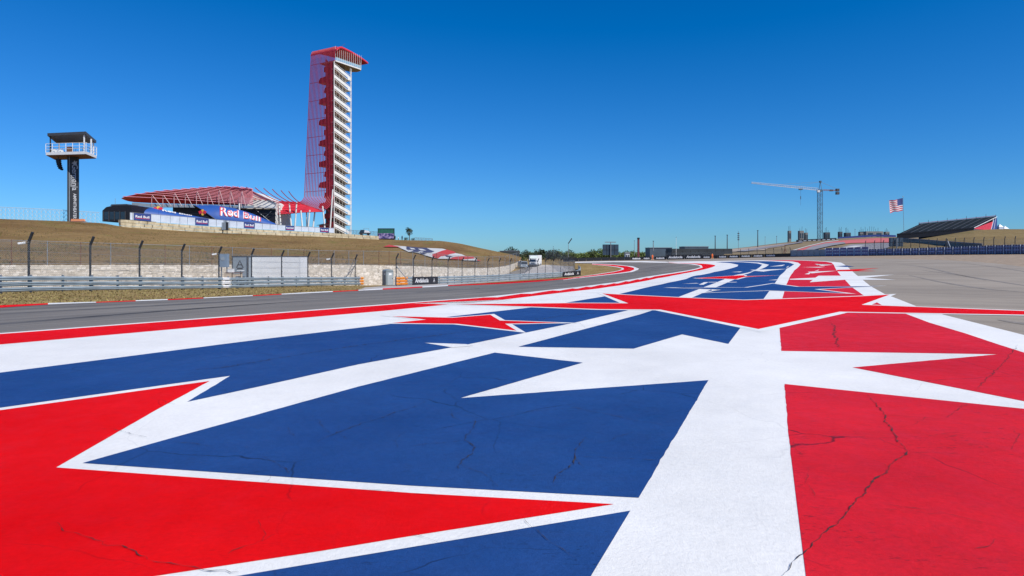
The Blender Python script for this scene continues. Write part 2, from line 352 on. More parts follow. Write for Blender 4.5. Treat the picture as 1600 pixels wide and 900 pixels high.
def sheet(name, xy, m, lift, parent=None):
    """lays a flat outline on the ground lattice, cut along its edges so that the sheets stay parallel"""
    bm = bmesh.new()
    pts = [p for i, p in enumerate(xy) if math.hypot(p[0] - xy[i - 1][0], p[1] - xy[i - 1][1]) > 1e-3]
    f = bm.faces.new([bm.verts.new((x, y, 0)) for x, y in pts])
    if f.calc_area() and f.normal.z < 0: f.normal_flip()
    bmesh.ops.triangulate(bm, faces=[f], ngon_method='EAR_CLIP')
    xs = [p[0] for p in pts]; ys = [p[1] for p in pts]
    def cuts(lo, hi, co, no):
        for k in range(math.floor(lo / LS) + 1, math.ceil(hi / LS)):
            bmesh.ops.bisect_plane(bm, geom=bm.verts[:] + bm.edges[:] + bm.faces[:], dist=1e-5, plane_co=co(k * LS), plane_no=no)
    cuts(min(xs), max(xs), lambda c: (c, 0, 0), (1, 0, 0)); cuts(min(ys), max(ys), lambda c: (0, c, 0), (0, 1, 0))
    dd = [p[0] - p[1] for p in pts]; cuts(min(dd), max(dd), lambda c: (c, 0, 0), Vector((1, -1, 0)).normalized())
    co = np.array([v.co[:] for v in bm.verts]); z = Gz(co[:, 0], co[:, 1]) + lift
    for v, zz in zip(bm.verts, z): v.co.z = zz
    bmesh.ops.recalc_face_normals(bm, faces=bm.faces[:])
    for f in bm.faces:
        if f.normal.z < 0: f.normal_flip()
    me = bpy.data.meshes.new(name); bm.to_mesh(me); bm.free(); me.materials.append(m)
    o = bpy.data.objects.new(name, me); COL.objects.link(o)
    if parent is not None: o.parent = parent
    return o
def offset(xy, w, lim=3.0):
    n = len(xy); area = sum(xy[i][0] * xy[(i + 1) % n][1] - xy[(i + 1) % n][0] * xy[i][1] for i in range(n)); s = 1 if area > 0 else -1
    out = []
    for i in range(n):
        a, b, c = Vector(xy[i - 1]), Vector(xy[i]), Vector(xy[(i + 1) % n])
        d1 = (b - a).normalized(); d2 = (c - b).normalized(); n1 = Vector((d1.y, -d1.x)) * s; n2 = Vector((d2.y, -d2.x)) * s
        k = n1 + n2; q = max(1 + n1.dot(n2), .02); k = k / q
        if k.length > lim: k = k.normalized() * lim
        out.append(tuple(b + k * w))
    return out

# ------------------------------------------------------------------ ground sheet to the horizon
def build_ground():
    xs = np.concatenate([[-4200, -2500, -1500, -900, -560, -360, -260, -212], np.arange(-200, 204, LS), [212, 260, 360, 560, 900, 1500, 2500, 4200]])
    ys = np.concatenate([[-1500, -600, -250, -140, -104], np.arange(-92, 280, LS), [292, 330, 400, 540, 760, 1100, 1700, 2600, 4200, 7000]])
    X, Y = np.meshgrid(xs, ys); Z = G(X, Y)
    verge = (np.abs(X) < 210) & (Y < 285)
    Z = Z - .03
    nx = len(xs); vs = np.stack([X.ravel(), Y.ravel(), Z.ravel()], 1); fs = []
    for j in range(len(ys) - 1):
        for i in range(nx - 1):
            a = j * nx + i; fs += [(a, a + 1, a + nx + 1), (a, a + nx + 1, a + nx)]
    me = bpy.data.meshes.new('ground'); me.from_pydata(vs.tolist(), [], fs); me.materials.append(M_VERGE)
    o = bpy.data.objects.new('ground', me); COL.objects.link(o); o['kind'] = 'structure'; return o
ground = build_ground()

# far-side kerb line of the track (grass edge), photo survey
LKERB = [(-420,512),(-200,493),(0,480.5),(75,476),(150,473.2),(280,468.3),(400,462.5),(500,457.5),(580,453.5),(640,450.5),(700,447),(780,443.8),(840,440.2),(900,434.3),(935,431),(965,427.7),(985,425.3),(996,422.3),(999,420),(996,417.6),(985,415.2),(960,413),(925,411.8),(905,411.6)]
run_px = [(x, y) for x, y in LKERB] + [(898, 408.4), (1000, 405.6), (1100, 404.2), (1200, 402.2), (1300, 402.4), (1380, 404), (1470, 406), (1530, 409.5), (1570, 413), (1600, 417), (1700, 433)]
xy = outline(run_px, 20, False) + [(75, 20), (80, -60), (-60, -60)]
runoff = sheet('paved_runoff', xy, M_RUNOFF, 0.0); runoff['kind'] = 'structure'
# track-side edge of the paint
TE = [(-420,551),(-200,535.5),(0,520.7),(400,491),(600,475.7),(680,469.6),(755,464.4),(860,453),(900,449),(960,441.3),(1010,432.3),(1060,424.8),(1085,420.4),(1095,417.5),(1092,415),(1075,412.6),(1040,411),(1000,410.2),(960,409.8),(898,410.6)]
track = sheet('race_track', outline(LKERB + TE[::-1], 20), M_TRACK, 0.004); track['kind'] = 'structure'
# gravel strip in front of the right-hand wall
gxy = outline([(1180, 402.6), (1300, 402.6), (1380, 404.2), (1470, 406.2), (1530, 409.7), (1570, 413.2), (1600, 417.2), (1700, 433.2)], 20, False) + [(140, 60), (150, 118), (105, 131)] + outline([(1600, 397.6), (1500, 398.5), (1400, 399.3), (1300, 400.6), (1200, 401.6), (1180, 402.0)], 20, False)
grv = sheet('gravel_trap', gxy, M_GRAVEL, -.012); grv['kind'] = 'structure'
svc = sheet('service_road', outline([(560, 452), (640, 449), (800, 438.5), (880, 431), (898, 422), (896, 416), (850, 413.5), (828, 414.5), (832, 419), (810, 429.5), (780, 433), (700, 441.5), (600, 447.3), (570, 449)], 20), M_CONC, -.016); svc['kind'] = 'structure'

# ------------------------------------------------------------------ painted run-off
L1, L2, L3, L4, L5 = .007, .0095, .012, .0145, .0165
def ragged(xy):
    """hand-masked edges over coarse stone are never quite straight"""
    out = []
    for i, p in enumerate(xy):
        q = xy[(i + 1) % len(xy)]; L = math.hypot(q[0] - p[0], q[1] - p[1]); out.append(p)
        if p[1] < 13 and q[1] < 13 and L > .2:
            n = min(60, int(L / .09)); nx, ny = -(q[1] - p[1]) / L, (q[0] - p[0]) / L; j = 0
            for k in range(1, n):
                j = .55 * j + rng.normal(0, .0028); t = k / n; out.append((p[0] + (q[0] - p[0]) * t + nx * j, p[1] + (q[1] - p[1]) * t + ny * j))
    return out
def pt(name, px, m, lift, step=25.): return sheet(name, ragged(outline(px, step)), m, lift, runoff)
OUT = [(1185,406.9),(1240,406.2),(1262,406.9),(1290,408.2),(1305,409.5),(1314,410.4),(1319,413),(1325,417.5),(1332,424),(1343,433.5),(1360,447),(1382,459.5),(1405,468),(1433,479.3),(1474,492),(1600,524),(1800,576)]
base_px = TE[:-4] + [(1040,409),(1062,408.6),(1100,408),(1150,407.4)] + OUT
sheet('white_paint', outline(base_px, 20, False) + outline([(1800, 1060), (-420, 1060)], 60, False), M_WHITE, L1, runoff)
pt('white_track_line', [(898,409.2),(960,408.2),(1010,408),(1045,409),(1045,410.4),(1000,409.6),(960,409.4),(898,410.6)], M_WHITE, L1)
pt('blue_paint', [(-420,641),(-200,611),(0,583),(400,531.7),(607,507),(704,495),(831,480.6),(886,473),(946,463),(969,459.4),(1016,448),(1072,436),(1116,425),(1152.5,416.2),(1153.5,413.8),(1141,411.2),(1118,409.9),(1128,409.2),(1160,409.8),(1183,411.5),(1191,413.6),(1187,417.6),(1150,429.4),(1060,464.4),(978,486),(901,504),(730,539),(560,570),(400,606),(292.5,629),(360,588),(0,638),(-420,697)], M_BLUE, L2)
pt('blue_paint', [(1132,408.5),(1165,407.9),(1205,408.3),(1232,410.2),(1241,412.9),(1229,420),(1210.6,443),(1193,467.5),(1156,514),(1138,538),(1066,523),(990,545.5),(810,542.5),(1000,491.6),(1082,465),(1177,424),(1197,417),(1201.5,413.7),(1186,410.4),(1152,408.8)], M_BLUE, L2)
pt('blue_paint', [(129,725),(262,687.5),(434,640),(560,605),(773,551.6),(910.7,567.5),(719.5,623),(1107,595),(1045,700),(998,779.6),(640,760.4)], M_BLUE, L2)
pt('blue_paint', [(985,800),(640,858.7),(500,882),(387,900),(-100,983),(-330,1050),(835,1050),(924.6,900)], M_BLUE, L2)
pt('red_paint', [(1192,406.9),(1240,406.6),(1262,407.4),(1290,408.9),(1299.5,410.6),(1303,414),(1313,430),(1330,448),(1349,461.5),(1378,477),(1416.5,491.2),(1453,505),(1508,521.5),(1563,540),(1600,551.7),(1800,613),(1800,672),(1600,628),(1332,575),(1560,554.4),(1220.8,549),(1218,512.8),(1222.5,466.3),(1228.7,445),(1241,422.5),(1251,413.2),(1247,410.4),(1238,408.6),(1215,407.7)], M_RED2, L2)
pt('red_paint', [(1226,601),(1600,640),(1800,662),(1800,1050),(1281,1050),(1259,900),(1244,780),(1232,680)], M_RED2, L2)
pt('red_paint', [(327.5,596.3),(247,640),(87.5,732),(500,762),(640,772),(959,789.7),(640,840),(500,863.4),(265.6,899),(-420,1008),(-420,701),(0,642)], M_RED, L2)
# red band beside the track with its saw-toothed white edge
RB = [(-420,575),(-200,556),(0,538.7),(400,503.3),(600,486),(692,476.9),(735,474.3),(800,466.8),(860,459.7),(897,455.3),(935,451),(968,446.3),(1010,438.8),(1035,433.6),(1085,424.2),(1112,417.8),(1118,415.3),(1116,414),(1110,413),(1097,412),(1066,410.9),(1045,410.2)]
RT = [(-420,552.6),(-200,537),(0,522.2),(400,492.4),(600,477),(680,470.8),(752,465.6),(800,460.8),(860,454.6),(900,450.3),(960,442.8),(1010,434),(1060,426.2),(1087,421.2),(1098,418),(1096,414.6),(1085,412.6),(1062,411.2),(1045,410.6)]
pt('red_paint', RT + RB[::-1], M_RED, L2, 15)
def rt(x): return interp(RT[:14], x)
for x0, w in [(752,60),(812,44),(862,30),(893,22),(915,22),(938,20),(958,19),(977,18),(995,15),(1010,12)]:
    pt('white_paint', [(x0, rt(x0) - .25), (x0 + w * .93, rt(x0 + w * .93) - .25), (x0 + w * 1.0, rt(x0 + w) + .1), (x0 + w * .42, rt(x0 + w * .42) + 1.9 * (w / 60) ** .35), (x0 + w * .3, rt(x0 + w * .3) + 1.1)], M_WHITE, L3, 12)
pt('white_paint', [(645,474.6),(704,475.4),(770,474.9),(800,468),(732,474.2)], M_WHITE, L3, 15)
# stars: white outline below, coloured star above
def star(px, m, w, mo=M_WHITE):
    xy = outline(px, 25); cor = [ground_at(*p) for p in px]
    sheet('painted_star_outline', offset(cor, w), mo, L3, runoff); sheet('painted_star', xy, m, L4, runoff)
star([(712,475.9),(885,474.2),(982,474.4),(941,458.9),(967.5,460.6),(1057,465.2),(1163.7,469.4),(1260,466.4),(1347.5,463.2),(1390,460.8),(1346,476.8),(1420,479.6),(1600,486.4),(1760,492.2),(1600,492.4),(1312,487.6),(1185,515),(1032,484.3),(935,483.6),(835,479.8)], M_RED, .26)
star([(612,494.7),(707,497.2),(766,492.4),(781,501.6),(878,505.1),(789,506.5),(807,517.4),(714,506.6),(613,505.5),(666,500)], M_RED, .15)
star([(1050,449.8),(1167.5,449.6),(1207.5,443.3),(1245,448.4),(1326,448.0),(1374,447.1),(1272,452.2),(1322,458.4),(1218,454.8),(1200,454.2),(1100,457.8),(1128,453)], M_BLUE, .2)
star([(1087,434.5),(1130,432),(1155,430.1),(1162,430),(1164,431.5),(1214,430.4),(1162,433),(1150,436.4),(1133,435.6),(1100,435.4)], M_RED, .2)
def wm(px, m=M_WHITE, l=L3): pt('painted_flash', px, m, l, 15)
wm([(1279,431),(1314,431),(1340,431.6),(1397,429.4),(1351,434.3),(1400,437.5),(1320,437.2),(1265,441.2),(1270,437.4),(1234,437),(1234,435.9),(1274,434)])
wm([(664,536.5),(728,538.6),(740,541),(708,544)]); wm([(1308,421.8),(1328,421.3),(1374,419),(1340,422.6),(1370,423.7),(1308,424.2)], M_RED, L4)
wm([(1305,416),(1322,414.9),(1335,416.7),(1322,417.3)], M_BLUE, L4)
for q in [[(1066,443.6),(1088,442.4),(1092,443.2)], [(1092,445),(1100,441.2),(1107,441),(1099,445.2)], [(1107,440.9),(1152,440.7),(1150,441.3),(1107,441.5)], [(1040,449.1),(1086,449.7),(1084,450.4)],
          [(1112,452.6),(1138,452.2),(1112,456)], [(1172,421.8),(1229,420.3),(1204,422.8),(1193,424.5),(1180,423.4)], [(1202,416.6),(1227,413.4),(1222,415.8)], [(1228,418),(1233,415.2),(1231,418)],
          [(1273,412.4),(1277,414.2),(1302,413.6),(1284,415.4)], [(1257,428.4),(1268,425.2),(1264,428.8)], [(1272,424),(1280,421.2),(1278,423)], [(1262,424.8),(1308,423.2),(1268,427.2)], [(1254,417.5),(1290,417),(1280,418.2)], [(1200,438),(1216,436.6),(1212,437.9)], [(1142,425.2),(1160,424.2),(1156,425.4)]]:
    wm(q)
# hairpin kerb round the grass island
def ribbon(name, outer, inner, m, lift):
    xs = [i / (len(outer) - 1) for i in range(len(outer))]; n = 3 * (len(outer) - 1); t = np.linspace(0, 1, n + 1)
    f = lambda L: [ground_at(np.interp(k, xs, [p[0] for p in L]), np.interp(k, xs, [p[1] for p in L])) for k in t]
    A, B = f(outer), f(inner); vs = [(x, y, gz(x, y) + lift) for x, y in A + B]
    me = bpy.data.meshes.new(name); me.from_pydata(vs, [], [(i, i + 1, n + 2 + i, n + 1 + i) for i in range(n)]); me.materials.append(m)
    bm = bmesh.new(); bm.from_mesh(me); bmesh.ops.recalc_face_normals(bm, faces=bm.faces[:])
    for q in bm.faces:
        if q.normal.z < 0: q.normal_flip()
    bm.to_mesh(me); bm.free()
    o = bpy.data.objects.new(name, me); COL.objects.link(o); o.parent = runoff
ko = [(880,437.2),(905,434),(935,430.6),(965,427),(984,424.2),(991,421.2),(990.5,418.6),(980,416),(958,413.7),(925,412.4)]
ki = [(880,436.2),(905,432.8),(935,428.8),(960,424.9),(970,422.6),(975,420.6),(974,418.8),(966,417),(950,415),(925,413.2)]
kw = [(880,437.8),(905,434.6),(935,431.4),(970,427.4),(988,425),(997,421.6),(998.5,419.4),(988,416),(960,413.2),(925,411.8)]
kn = [(880,435.9),(905,432.4),(935,428.2),(958,424.6),(967,422.5),(971.5,420.6),(970.5,419),(963,417.4),(948,415.4),(925,413.5)]
ribbon('red_kerb_paint', ko, ki, M_RED, L2); ribbon('white_kerb_paint', kw, ko, M_WHITE, L2); ribbon('white_kerb_paint', ki, kn, M_WHITE, L2)
# alternating kerb along the far verge
edges = [(-300,75,'r'),(75,150,'w'),(150,212,'r'),(212,262,'w'),(262,318,'r'),(318,395,'w'),(395,440,'r'),(440,520,'w'),(520,600,'r'),(560,598,'w'),(600,660,'r'),(660,700,'w'),(700,905,'r')]
LK = LKERB[:14]
for a, b_, c in edges:
    xs = np.linspace(a, b_, max(3, int((b_ - a) / 15)))
    th = lambda x: interp([(-300, 5), (0, 3.6), (75, 2.2), (150, 1.5), (400, 1.3), (560, 1.5), (600, 1.9), (700, 1.3), (900, 1.2)], x)
    pt('white_kerb_paint' if c == 'w' else 'red_kerb_paint', [(x, interp(LK, x)) for x in xs] + [(x, interp(LK, x) - th(x) * (.9 if c == 'r' else 1)) for x in xs[::-1]], M_WHITE if c == 'w' else M_RED, L2 if c == 'r' else L3, 15)
# rubber marks left on the run-off and the track
M_RUB = mat('rubber_marks', (.205, .178, .146), .8, .35, 1.6, stretch=(1, 1, 1)); M_RUBT = mat('rubber_marks_track', (.10, .094, .086), .8, .4, 1.2)
def tyre(pts, w, m):
    n = 8; xs = np.linspace(0, 1, len(pts)); t = np.linspace(0, 1, n); c = [ground_at(np.interp(k, xs, [p[0] for p in pts]), np.interp(k, xs, [p[1] for p in pts])) for k in t]; L_, R_ = [], []
    for i in range(n):
        d = (Vector(c[min(i + 1, n - 1)]) - Vector(c[max(i - 1, 0)])).normalized(); ww = w * math.sin(math.pi * (i + .25) / (n - .5)) ** .6 / 2; L_.append((c[i][0] - d.y * ww, c[i][1] + d.x * ww)); R_.append((c[i][0] + d.y * ww, c[i][1] - d.x * ww))
    sheet('tyre_mark', L_ + R_[::-1], m, .0058, runoff)
for q in ([(1440, 422), (1500, 430), (1560, 440), (1640, 452)], [(1500, 411), (1540, 415), (1600, 424), (1660, 436)], [(1420, 430), (1470, 441), (1540, 452), (1620, 458)], [(1400, 412), (1450, 418), (1490, 428), (1540, 438)], [(1560, 500), (1620, 509), (1700, 516)]): tyre(q, .34, M_RUB)
for q in ([(-60, 512), (120, 497), (300, 483), (480, 470)], [(0, 506), (200, 490), (380, 477), (560, 465)], [(40, 489), (250, 477), (450, 466), (600, 459)], [(600, 461), (720, 452), (830, 447), (920, 439)], [(650, 458), (760, 450), (880, 441), (980, 430)], [(700, 462), (820, 450), (940, 437), (1030, 424)]): tyre(q, .4, M_RUBT)
# cracks in the pavement
def crack(px, w, amp):
    base = [Vector(ground_at(*p)) for p in px]; pts = []
    for i in range(len(base) - 1):
        L = (base[i + 1] - base[i]).length; n = max(2, int(L / .035))
        for k in range(n): pts.append(base[i].lerp(base[i + 1], k / n))
    pts.append(base[-1]); N = len(pts); j = 0; jit = []
    for i in range(N):
        j = .86 * j + rng.normal(0, 1) * amp * .62; jit.append(j + rng.normal(0, 1) * amp * .25)
    L_, R_ = [], []
    for i in range(N):
        d = (pts[min(i + 1, N - 1)] - pts[max(i - 1, 0)]).normalized(); nn = Vector((-d.y, d.x)); c = pts[i] + nn * jit[i]
        ww = w * .85 * (.25 + 1.5 * rng.random() ** 2.5) * min(1, 6 * i / N + .1, 6 * (N - i) / N + .1) / 2
        L_.append(c + nn * ww); R_.append(c - nn * ww)
    vs = [(p.x, p.y, gz(p.x, p.y) + L5) for p in L_ + R_]
    me = bpy.data.meshes.new('pavement_crack'); me.from_pydata(vs, [], [(i + N, i + N + 1, i + 1, i) for i in range(N - 1)]); me.materials.append(M_CRACK)
    o = bpy.data.objects.new('pavement_crack', me); COL.objects.link(o); o.parent = runoff
for px, w, a in [([(1215,905),(1260,862),(1345,780),(1385,735),(1420,708),(1405,690),(1380,650),(1358,618)], .013, .011),
                 ([(1590,540),(1570,565),(1525,612)], .012, .012), ([(1508,632),(1480,655)], .008, .012), ([(1300,505),(1312,545)], .03, .02),
                 ([(1420,710),(1500,712)], .005, .01), ([(1380,650),(1480,658)], .005, .01), ([(1365,790),(1460,800),(1560,828)], .004, .01), ([(1245,685),(1330,684),(1395,687)], .005, .01),
                 ([(490,695),(560,667),(640,640),(665,628)], .008, .012), ([(270,693),(330,699)], .006, .01),
                 ([(745,655),(730,690),(742,702),(720,725),(716,735)], .009, .012), ([(915,685),(893,712),(896,727),(872,742),(865,760)], .009, .012), ([(640,700),(730,690)], .004, .01),
                 ([(896,716),(1030,721)], .004, .01), ([(760,650),(900,640),(985,657),(1060,668)], .005, .012), ([(720,727),(760,745),(780,762)], .004, .01),
                 ([(80,820),(135,840),(185,858),(230,878)], .006, .012), ([(230,878),(290,882),(320,895),(370,900)], .006, .012),
                 ([(230,586),(360,574),(500,550),(640,530),(760,515)], .022, .015), ([(830,500),(940,489)], .04, .03), ([(820,812),(860,850),(900,880)], .004, .01),
                 ([(560,768),(620,772),(700,778)], .004, .008)]:
    crack(px, w, a)
rr_ = random.Random(11)
for x0, x1, y0, y1, n_ in ((320, 980, 640, 755, 13), (1250, 1590, 650, 890, 12), (820, 1110, 500, 540, 3), (150, 620, 560, 700, 5), (20, 600, 780, 880, 2), (560, 900, 830, 895, 2)):
    for _ in range(n_):
        x, y = rr_.uniform(x0, x1), rr_.uniform(y0, y1); q = [(x, y)]; a_ = rr_.uniform(0, 6.28)
        for k in range(rr_.randint(2, 4)):
            a_ += rr_.gauss(0, .6); x += 26 * math.cos(a_); y += 12 * math.sin(a_); q.append((x, y))
        if all(x0 - 30 < p[0] < x1 + 10 and y0 < p[1] < y1 + 8 for p in q): crack(q, rr_.uniform(.0025, .005), .009)

# ------------------------------------------------------------------ left hill above the stone wall
WALLD = [(-420,45),(-200,52),(0,60),(300,76),(500,92),(600,100),(700,118),(760,135),(790,152),(806,178),(815,205)]
WALLT = [(-420,412),(-200,413),(0,414),(300,413.6),(500,413.4),(540,413.5),(640,415.5),(720,418.6),(760,418.8),(780,417.5),(796,414.6),(808,409.5),(815,405.5)]
CREST = [(-420,332),(-100,339),(0,342),(100,345.5),(160,348.5),(195,355),(300,362),(400,366.5),(500,370),(580,374),(640,375.6),(690,376.6),(720,381),(750,388),(775,393.5),(800,399),(815,404.5)]
CRESTD = [(-420,140),(0,158),(195,192),(300,203),(400,214),(500,226),(590,240),(640,242),(700,238),(760,226),(815,210)]
def hill_pt(px, py, lift=0):
    yw, yc = interp(WALLT, px), interp(CREST, px); t = min(1, max(0, (yw - py) / max(.3, yw - yc)))
    dw, dc = interp(WALLD, px) + .35, interp(CRESTD, px); p = P(px, py, dw + (dc - dw) * t ** 1.75)
    return p + Vector((0, 0, lift))
def build_hill():
    pxs = list(np.arange(-420, 816, 9.)) + [815.]; rows = []
    for px in pxs:
        yw, yc = interp(WALLT, px), interp(CREST, px); r = []
        for t in np.linspace(0, 1, 40):
            p = hill_pt(px, yw + (yc - yw) * t); r.append(p)
        c = r[-1]; dirv = Vector((c.x, c.y, 0)).normalized()
        for k, (dd, dz) in enumerate([(4, .15), (12, .25), (40, .3), (110, -.5), (200, -6), (330, -14)]):
            zz = c.z + dz
            r.append(Vector((c.x, c.y, 0)) + dirv * dd + Vector((0, 0, zz)))
        rows.append(r)
    # uneven ground
    for i, r in enumerate(rows):
        for j, p in enumerate(r):
            if 0 < j < 39: p.z += .10 * math.sin(p.x * .23 + p.y * .31) * math.sin(p.x * .11 - p.y * .17 + 2)
    m = MB(); m.grid(rows); o = m.build('grass_hill', M_HILL, None, True, 'zero'); o['kind'] = 'structure'; return o
hill = build_hill()
# star-spangled pattern painted on the hillside
def hill_sheet(name, px, m, lift):
    bm = bmesh.new(); f = bm.faces.new([bm.verts.new((x, y, 0)) for x, y in px]); bmesh.ops.triangulate(bm, faces=[f])
    for lo, hi, st, no in ((590, 750, 6, (1, 0, 0)), (380, 415, 2, (0, 1, 0))):
        for c in np.arange(lo, hi, st): bmesh.ops.bisect_plane(bm, geom=bm.verts[:] + bm.edges[:] + bm.faces[:], dist=1e-4, plane_co=(c, c, 0), plane_no=no)
    for v in bm.verts: v.co = hill_pt(v.co.x, v.co.y, lift)
    me = bpy.data.meshes.new(name); bm.to_mesh(me); bm.free(); me.materials.append(m)
    o = bpy.data.objects.new(name, me); COL.objects.link(o); o.parent = hill
M_GPR = mat('grass_paint_red', (.46, .035, .03), .9, .2, 1.5); M_GPB = mat('grass_paint_blue', (.04, .045, .10), .9, .3, 1.5); M_GPW = mat('grass_paint_white', (.52, .52, .50), .9, .12, 1.5)
def hpts(l): return [(590 + x / 8.889, 370 + y / 8.889) for x, y in l]
for l, m, z in [([(215,130),(400,145),(560,160),(680,165),(900,175),(960,190),(1060,215),(1090,240),(1170,255),(1220,280),(1330,290),(1380,325),(1430,345),(1200,340),(1150,320),(840,320),(760,300),(640,265),(560,235),(430,220),(300,160)], M_GPW, .22),
             ([(80,150),(160,120),(230,135),(330,155)], M_GPR, .24),
             ([(400,145),(560,160),(680,165),(730,195),(790,215),(750,232),(700,235),(640,262),(600,250),(580,225),(500,228),(440,205),(400,185),(420,165)], M_GPB, .26),
             ([(440,165),(500,172),(530,190),(470,188)], M_GPW, .28), ([(560,178),(620,182),(680,205),(600,205)], M_GPW, .28), ([(420,198),(480,200),(500,212),(440,212)], M_GPW, .28), ([(560,215),(640,222),(610,240)], M_GPW, .28),
             ([(760,260),(850,225),(900,205),(960,190),(1060,215),(1090,238),(1000,255),(960,275),(880,285),(840,318),(765,300)], M_GPR, .26),
             ([(990,325),(1080,290),(1180,285),(1330,292),(1350,315),(1190,320),(1160,332)], M_GPR, .26), ([(1380,330),(1440,345),(1390,350)], M_GPR, .26), ([(930,270),(1010,280),(1060,300),(960,295)], M_GPB, .27)]:
    hill_sheet('painted_flag_field', hpts(l), m, z)

# ------------------------------------------------------------------ stone retaining wall at the foot of the hill
def wall_path(a, b, n):
    return [(px, interp(WALLD, px)) for px in np.linspace(a, b, n)]
def build_stone_wall():
    root = empty('stone_wall', P(400, 430, 83), 'long pale rubble limestone retaining wall at the foot of the grass hill', 'wall')
    pts = wall_path(-420, 815, 90); core = MB(); top, bot, topb = [], [], []
    for px, d in pts:
        t = P(px, interp(WALLT, px), d); b = Vector((t.x, t.y, gz(t.x, t.y) - .5)); back = Vector((t.x, t.y, 0)).normalized() * .5
        top.append(t); bot.append(b); topb.append(t + back)
    core.grid([bot, [t - Vector((0, 0, .03)) for t in top], [t - Vector((0, 0, .03)) for t in topb]]); core.build('mortar_core', M_MORTAR, root)
    st = MB(); L = [0]
    for i in range(1, len(top)): L.append(L[-1] + (Vector((top[i].x, top[i].y)) - Vector((top[i - 1].x, top[i - 1].y))).length)
    def at(s):
        i = max(0, min(len(L) - 2, int(np.searchsorted(L, s)) - 1)); k = (s - L[i]) / (L[i + 1] - L[i]); return top[i].lerp(top[i + 1], k), bot[i].lerp(bot[i + 1], k), (top[i + 1] - top[i])
    z = 0; course = 0
    while z < 4.6:
        h = random.uniform(.16, .30); s = random.uniform(0, .4)
        while s < L[-1] - .9:
            w = random.uniform(.22, .7); t, b, d = at(s + w / 2); d = Vector((d.x, d.y, 0)).normalized(); nrm = Vector((d.y, -d.x, 0))
            zt = t.z - z
            if zt - h > b.z and random.random() < .97:
                c = Vector((t.x, t.y, zt - h / 2)) + nrm * random.uniform(.015, .05); hw, hh = w / 2 - .015, h / 2 - .013
                j = [random.uniform(-.03, .03) for _ in range(8)]
                q = [c - d * (hw + j[0]) + Vector((0, 0, -hh + j[1])), c + d * (hw + j[2]) + Vector((0, 0, -hh + j[3])), c + d * (hw + j[4]) + Vector((0, 0, hh + j[5])), c - d * (hw + j[6]) + Vector((0, 0, hh + j[7]))]
                st.add(q + [p - nrm * .12 for p in q], [(0, 1, 2, 3), (1, 5, 6, 2), (2, 6, 7, 3), (0, 3, 7, 4), (0, 4, 5, 1)], random.choice((0, 0, 1, 2)))
            s += w
        z += h
    o = st.build('rubble_stones', [M_STONE, mat('pale_limestone_light', (.72, .66, .57), .9, .15, 1.7, .8, 8), mat('pale_limestone_grey', (.58, .52, .43), .9, .15, 1.7, .8, 8)], root); o['kind'] = 'stuff'
build_stone_wall()

def fabric(name, m, parent, lo, hi):
    """wire mesh hung between two polylines, uv in metres"""
    n = len(lo); me = bpy.data.meshes.new(name); base = wloc(parent)
    me.from_pydata([tuple(Vector(p) - base) for p in list(lo) + list(hi)], [], [(i, i + 1, n + i + 1, n + i) for i in range(n - 1)]); me.materials.append(m)
    s = [0]
    for i in range(1, n): s.append(s[-1] + (Vector(lo[i]) - Vector(lo[i - 1])).length)
    uv = me.uv_layers.new(name='UVMap'); k = 0
    for p in me.polygons:
        for vi in p.vertices:
            i = vi % n; uv.data[k].uv = (s[i], 0 if vi < n else (Vector(hi[i]) - Vector(lo[i])).length); k += 1
    o = bpy.data.objects.new(name, me); COL.objects.link(o); o.parent = parent; return o
# chain-link fence on top of the wall
def build_chain():
    root = empty('chain_link_fence', P(300, 413, 76.3), 'thin chain link fence with slim brown posts on top of the stone wall', 'fence')
    pxs = [-190, -125, -62, -20, 18, 74, 126, 173, 218, 258, 296, 331, 363, 395, 424, 450, 475, 498, 522, 545, 568, 592, 608, 626, 645, 664, 682, 700, 716, 731, 745, 758, 770, 780, 789, 796, 802, 807, 811]
    TOP = [(-200, 369), (0, 374.6), (150, 379.5), (300, 384.3), (400, 388), (500, 391.5), (600, 392.6), (660, 394), (720, 400), (760, 401.5), (790, 400), (811, 394)]
    lo, hi = [], []
    for px in pxs:
        d = interp(WALLD, px) + .25; b = P(px, interp(WALLT, px), d); t = P(px, interp(TOP, px), d); lo.append(b); hi.append(t)
        part('post', M_BROWN if random.random() < .3 else M_GREYST, root, lambda m: m.tube([b - Vector((0, 0, .1)), t + Vector((0, 0, .05))], .04, 6))
    part('top_rail', M_GREYST, root, lambda m: m.tube(hi, .025, 5)); part('bottom_rail', M_GREYST, root, lambda m: m.tube([p + Vector((0, 0, .12)) for p in lo], .02, 5))
    fabric('wire_mesh', M_CHAIN, root, lo, hi)
build_chain()

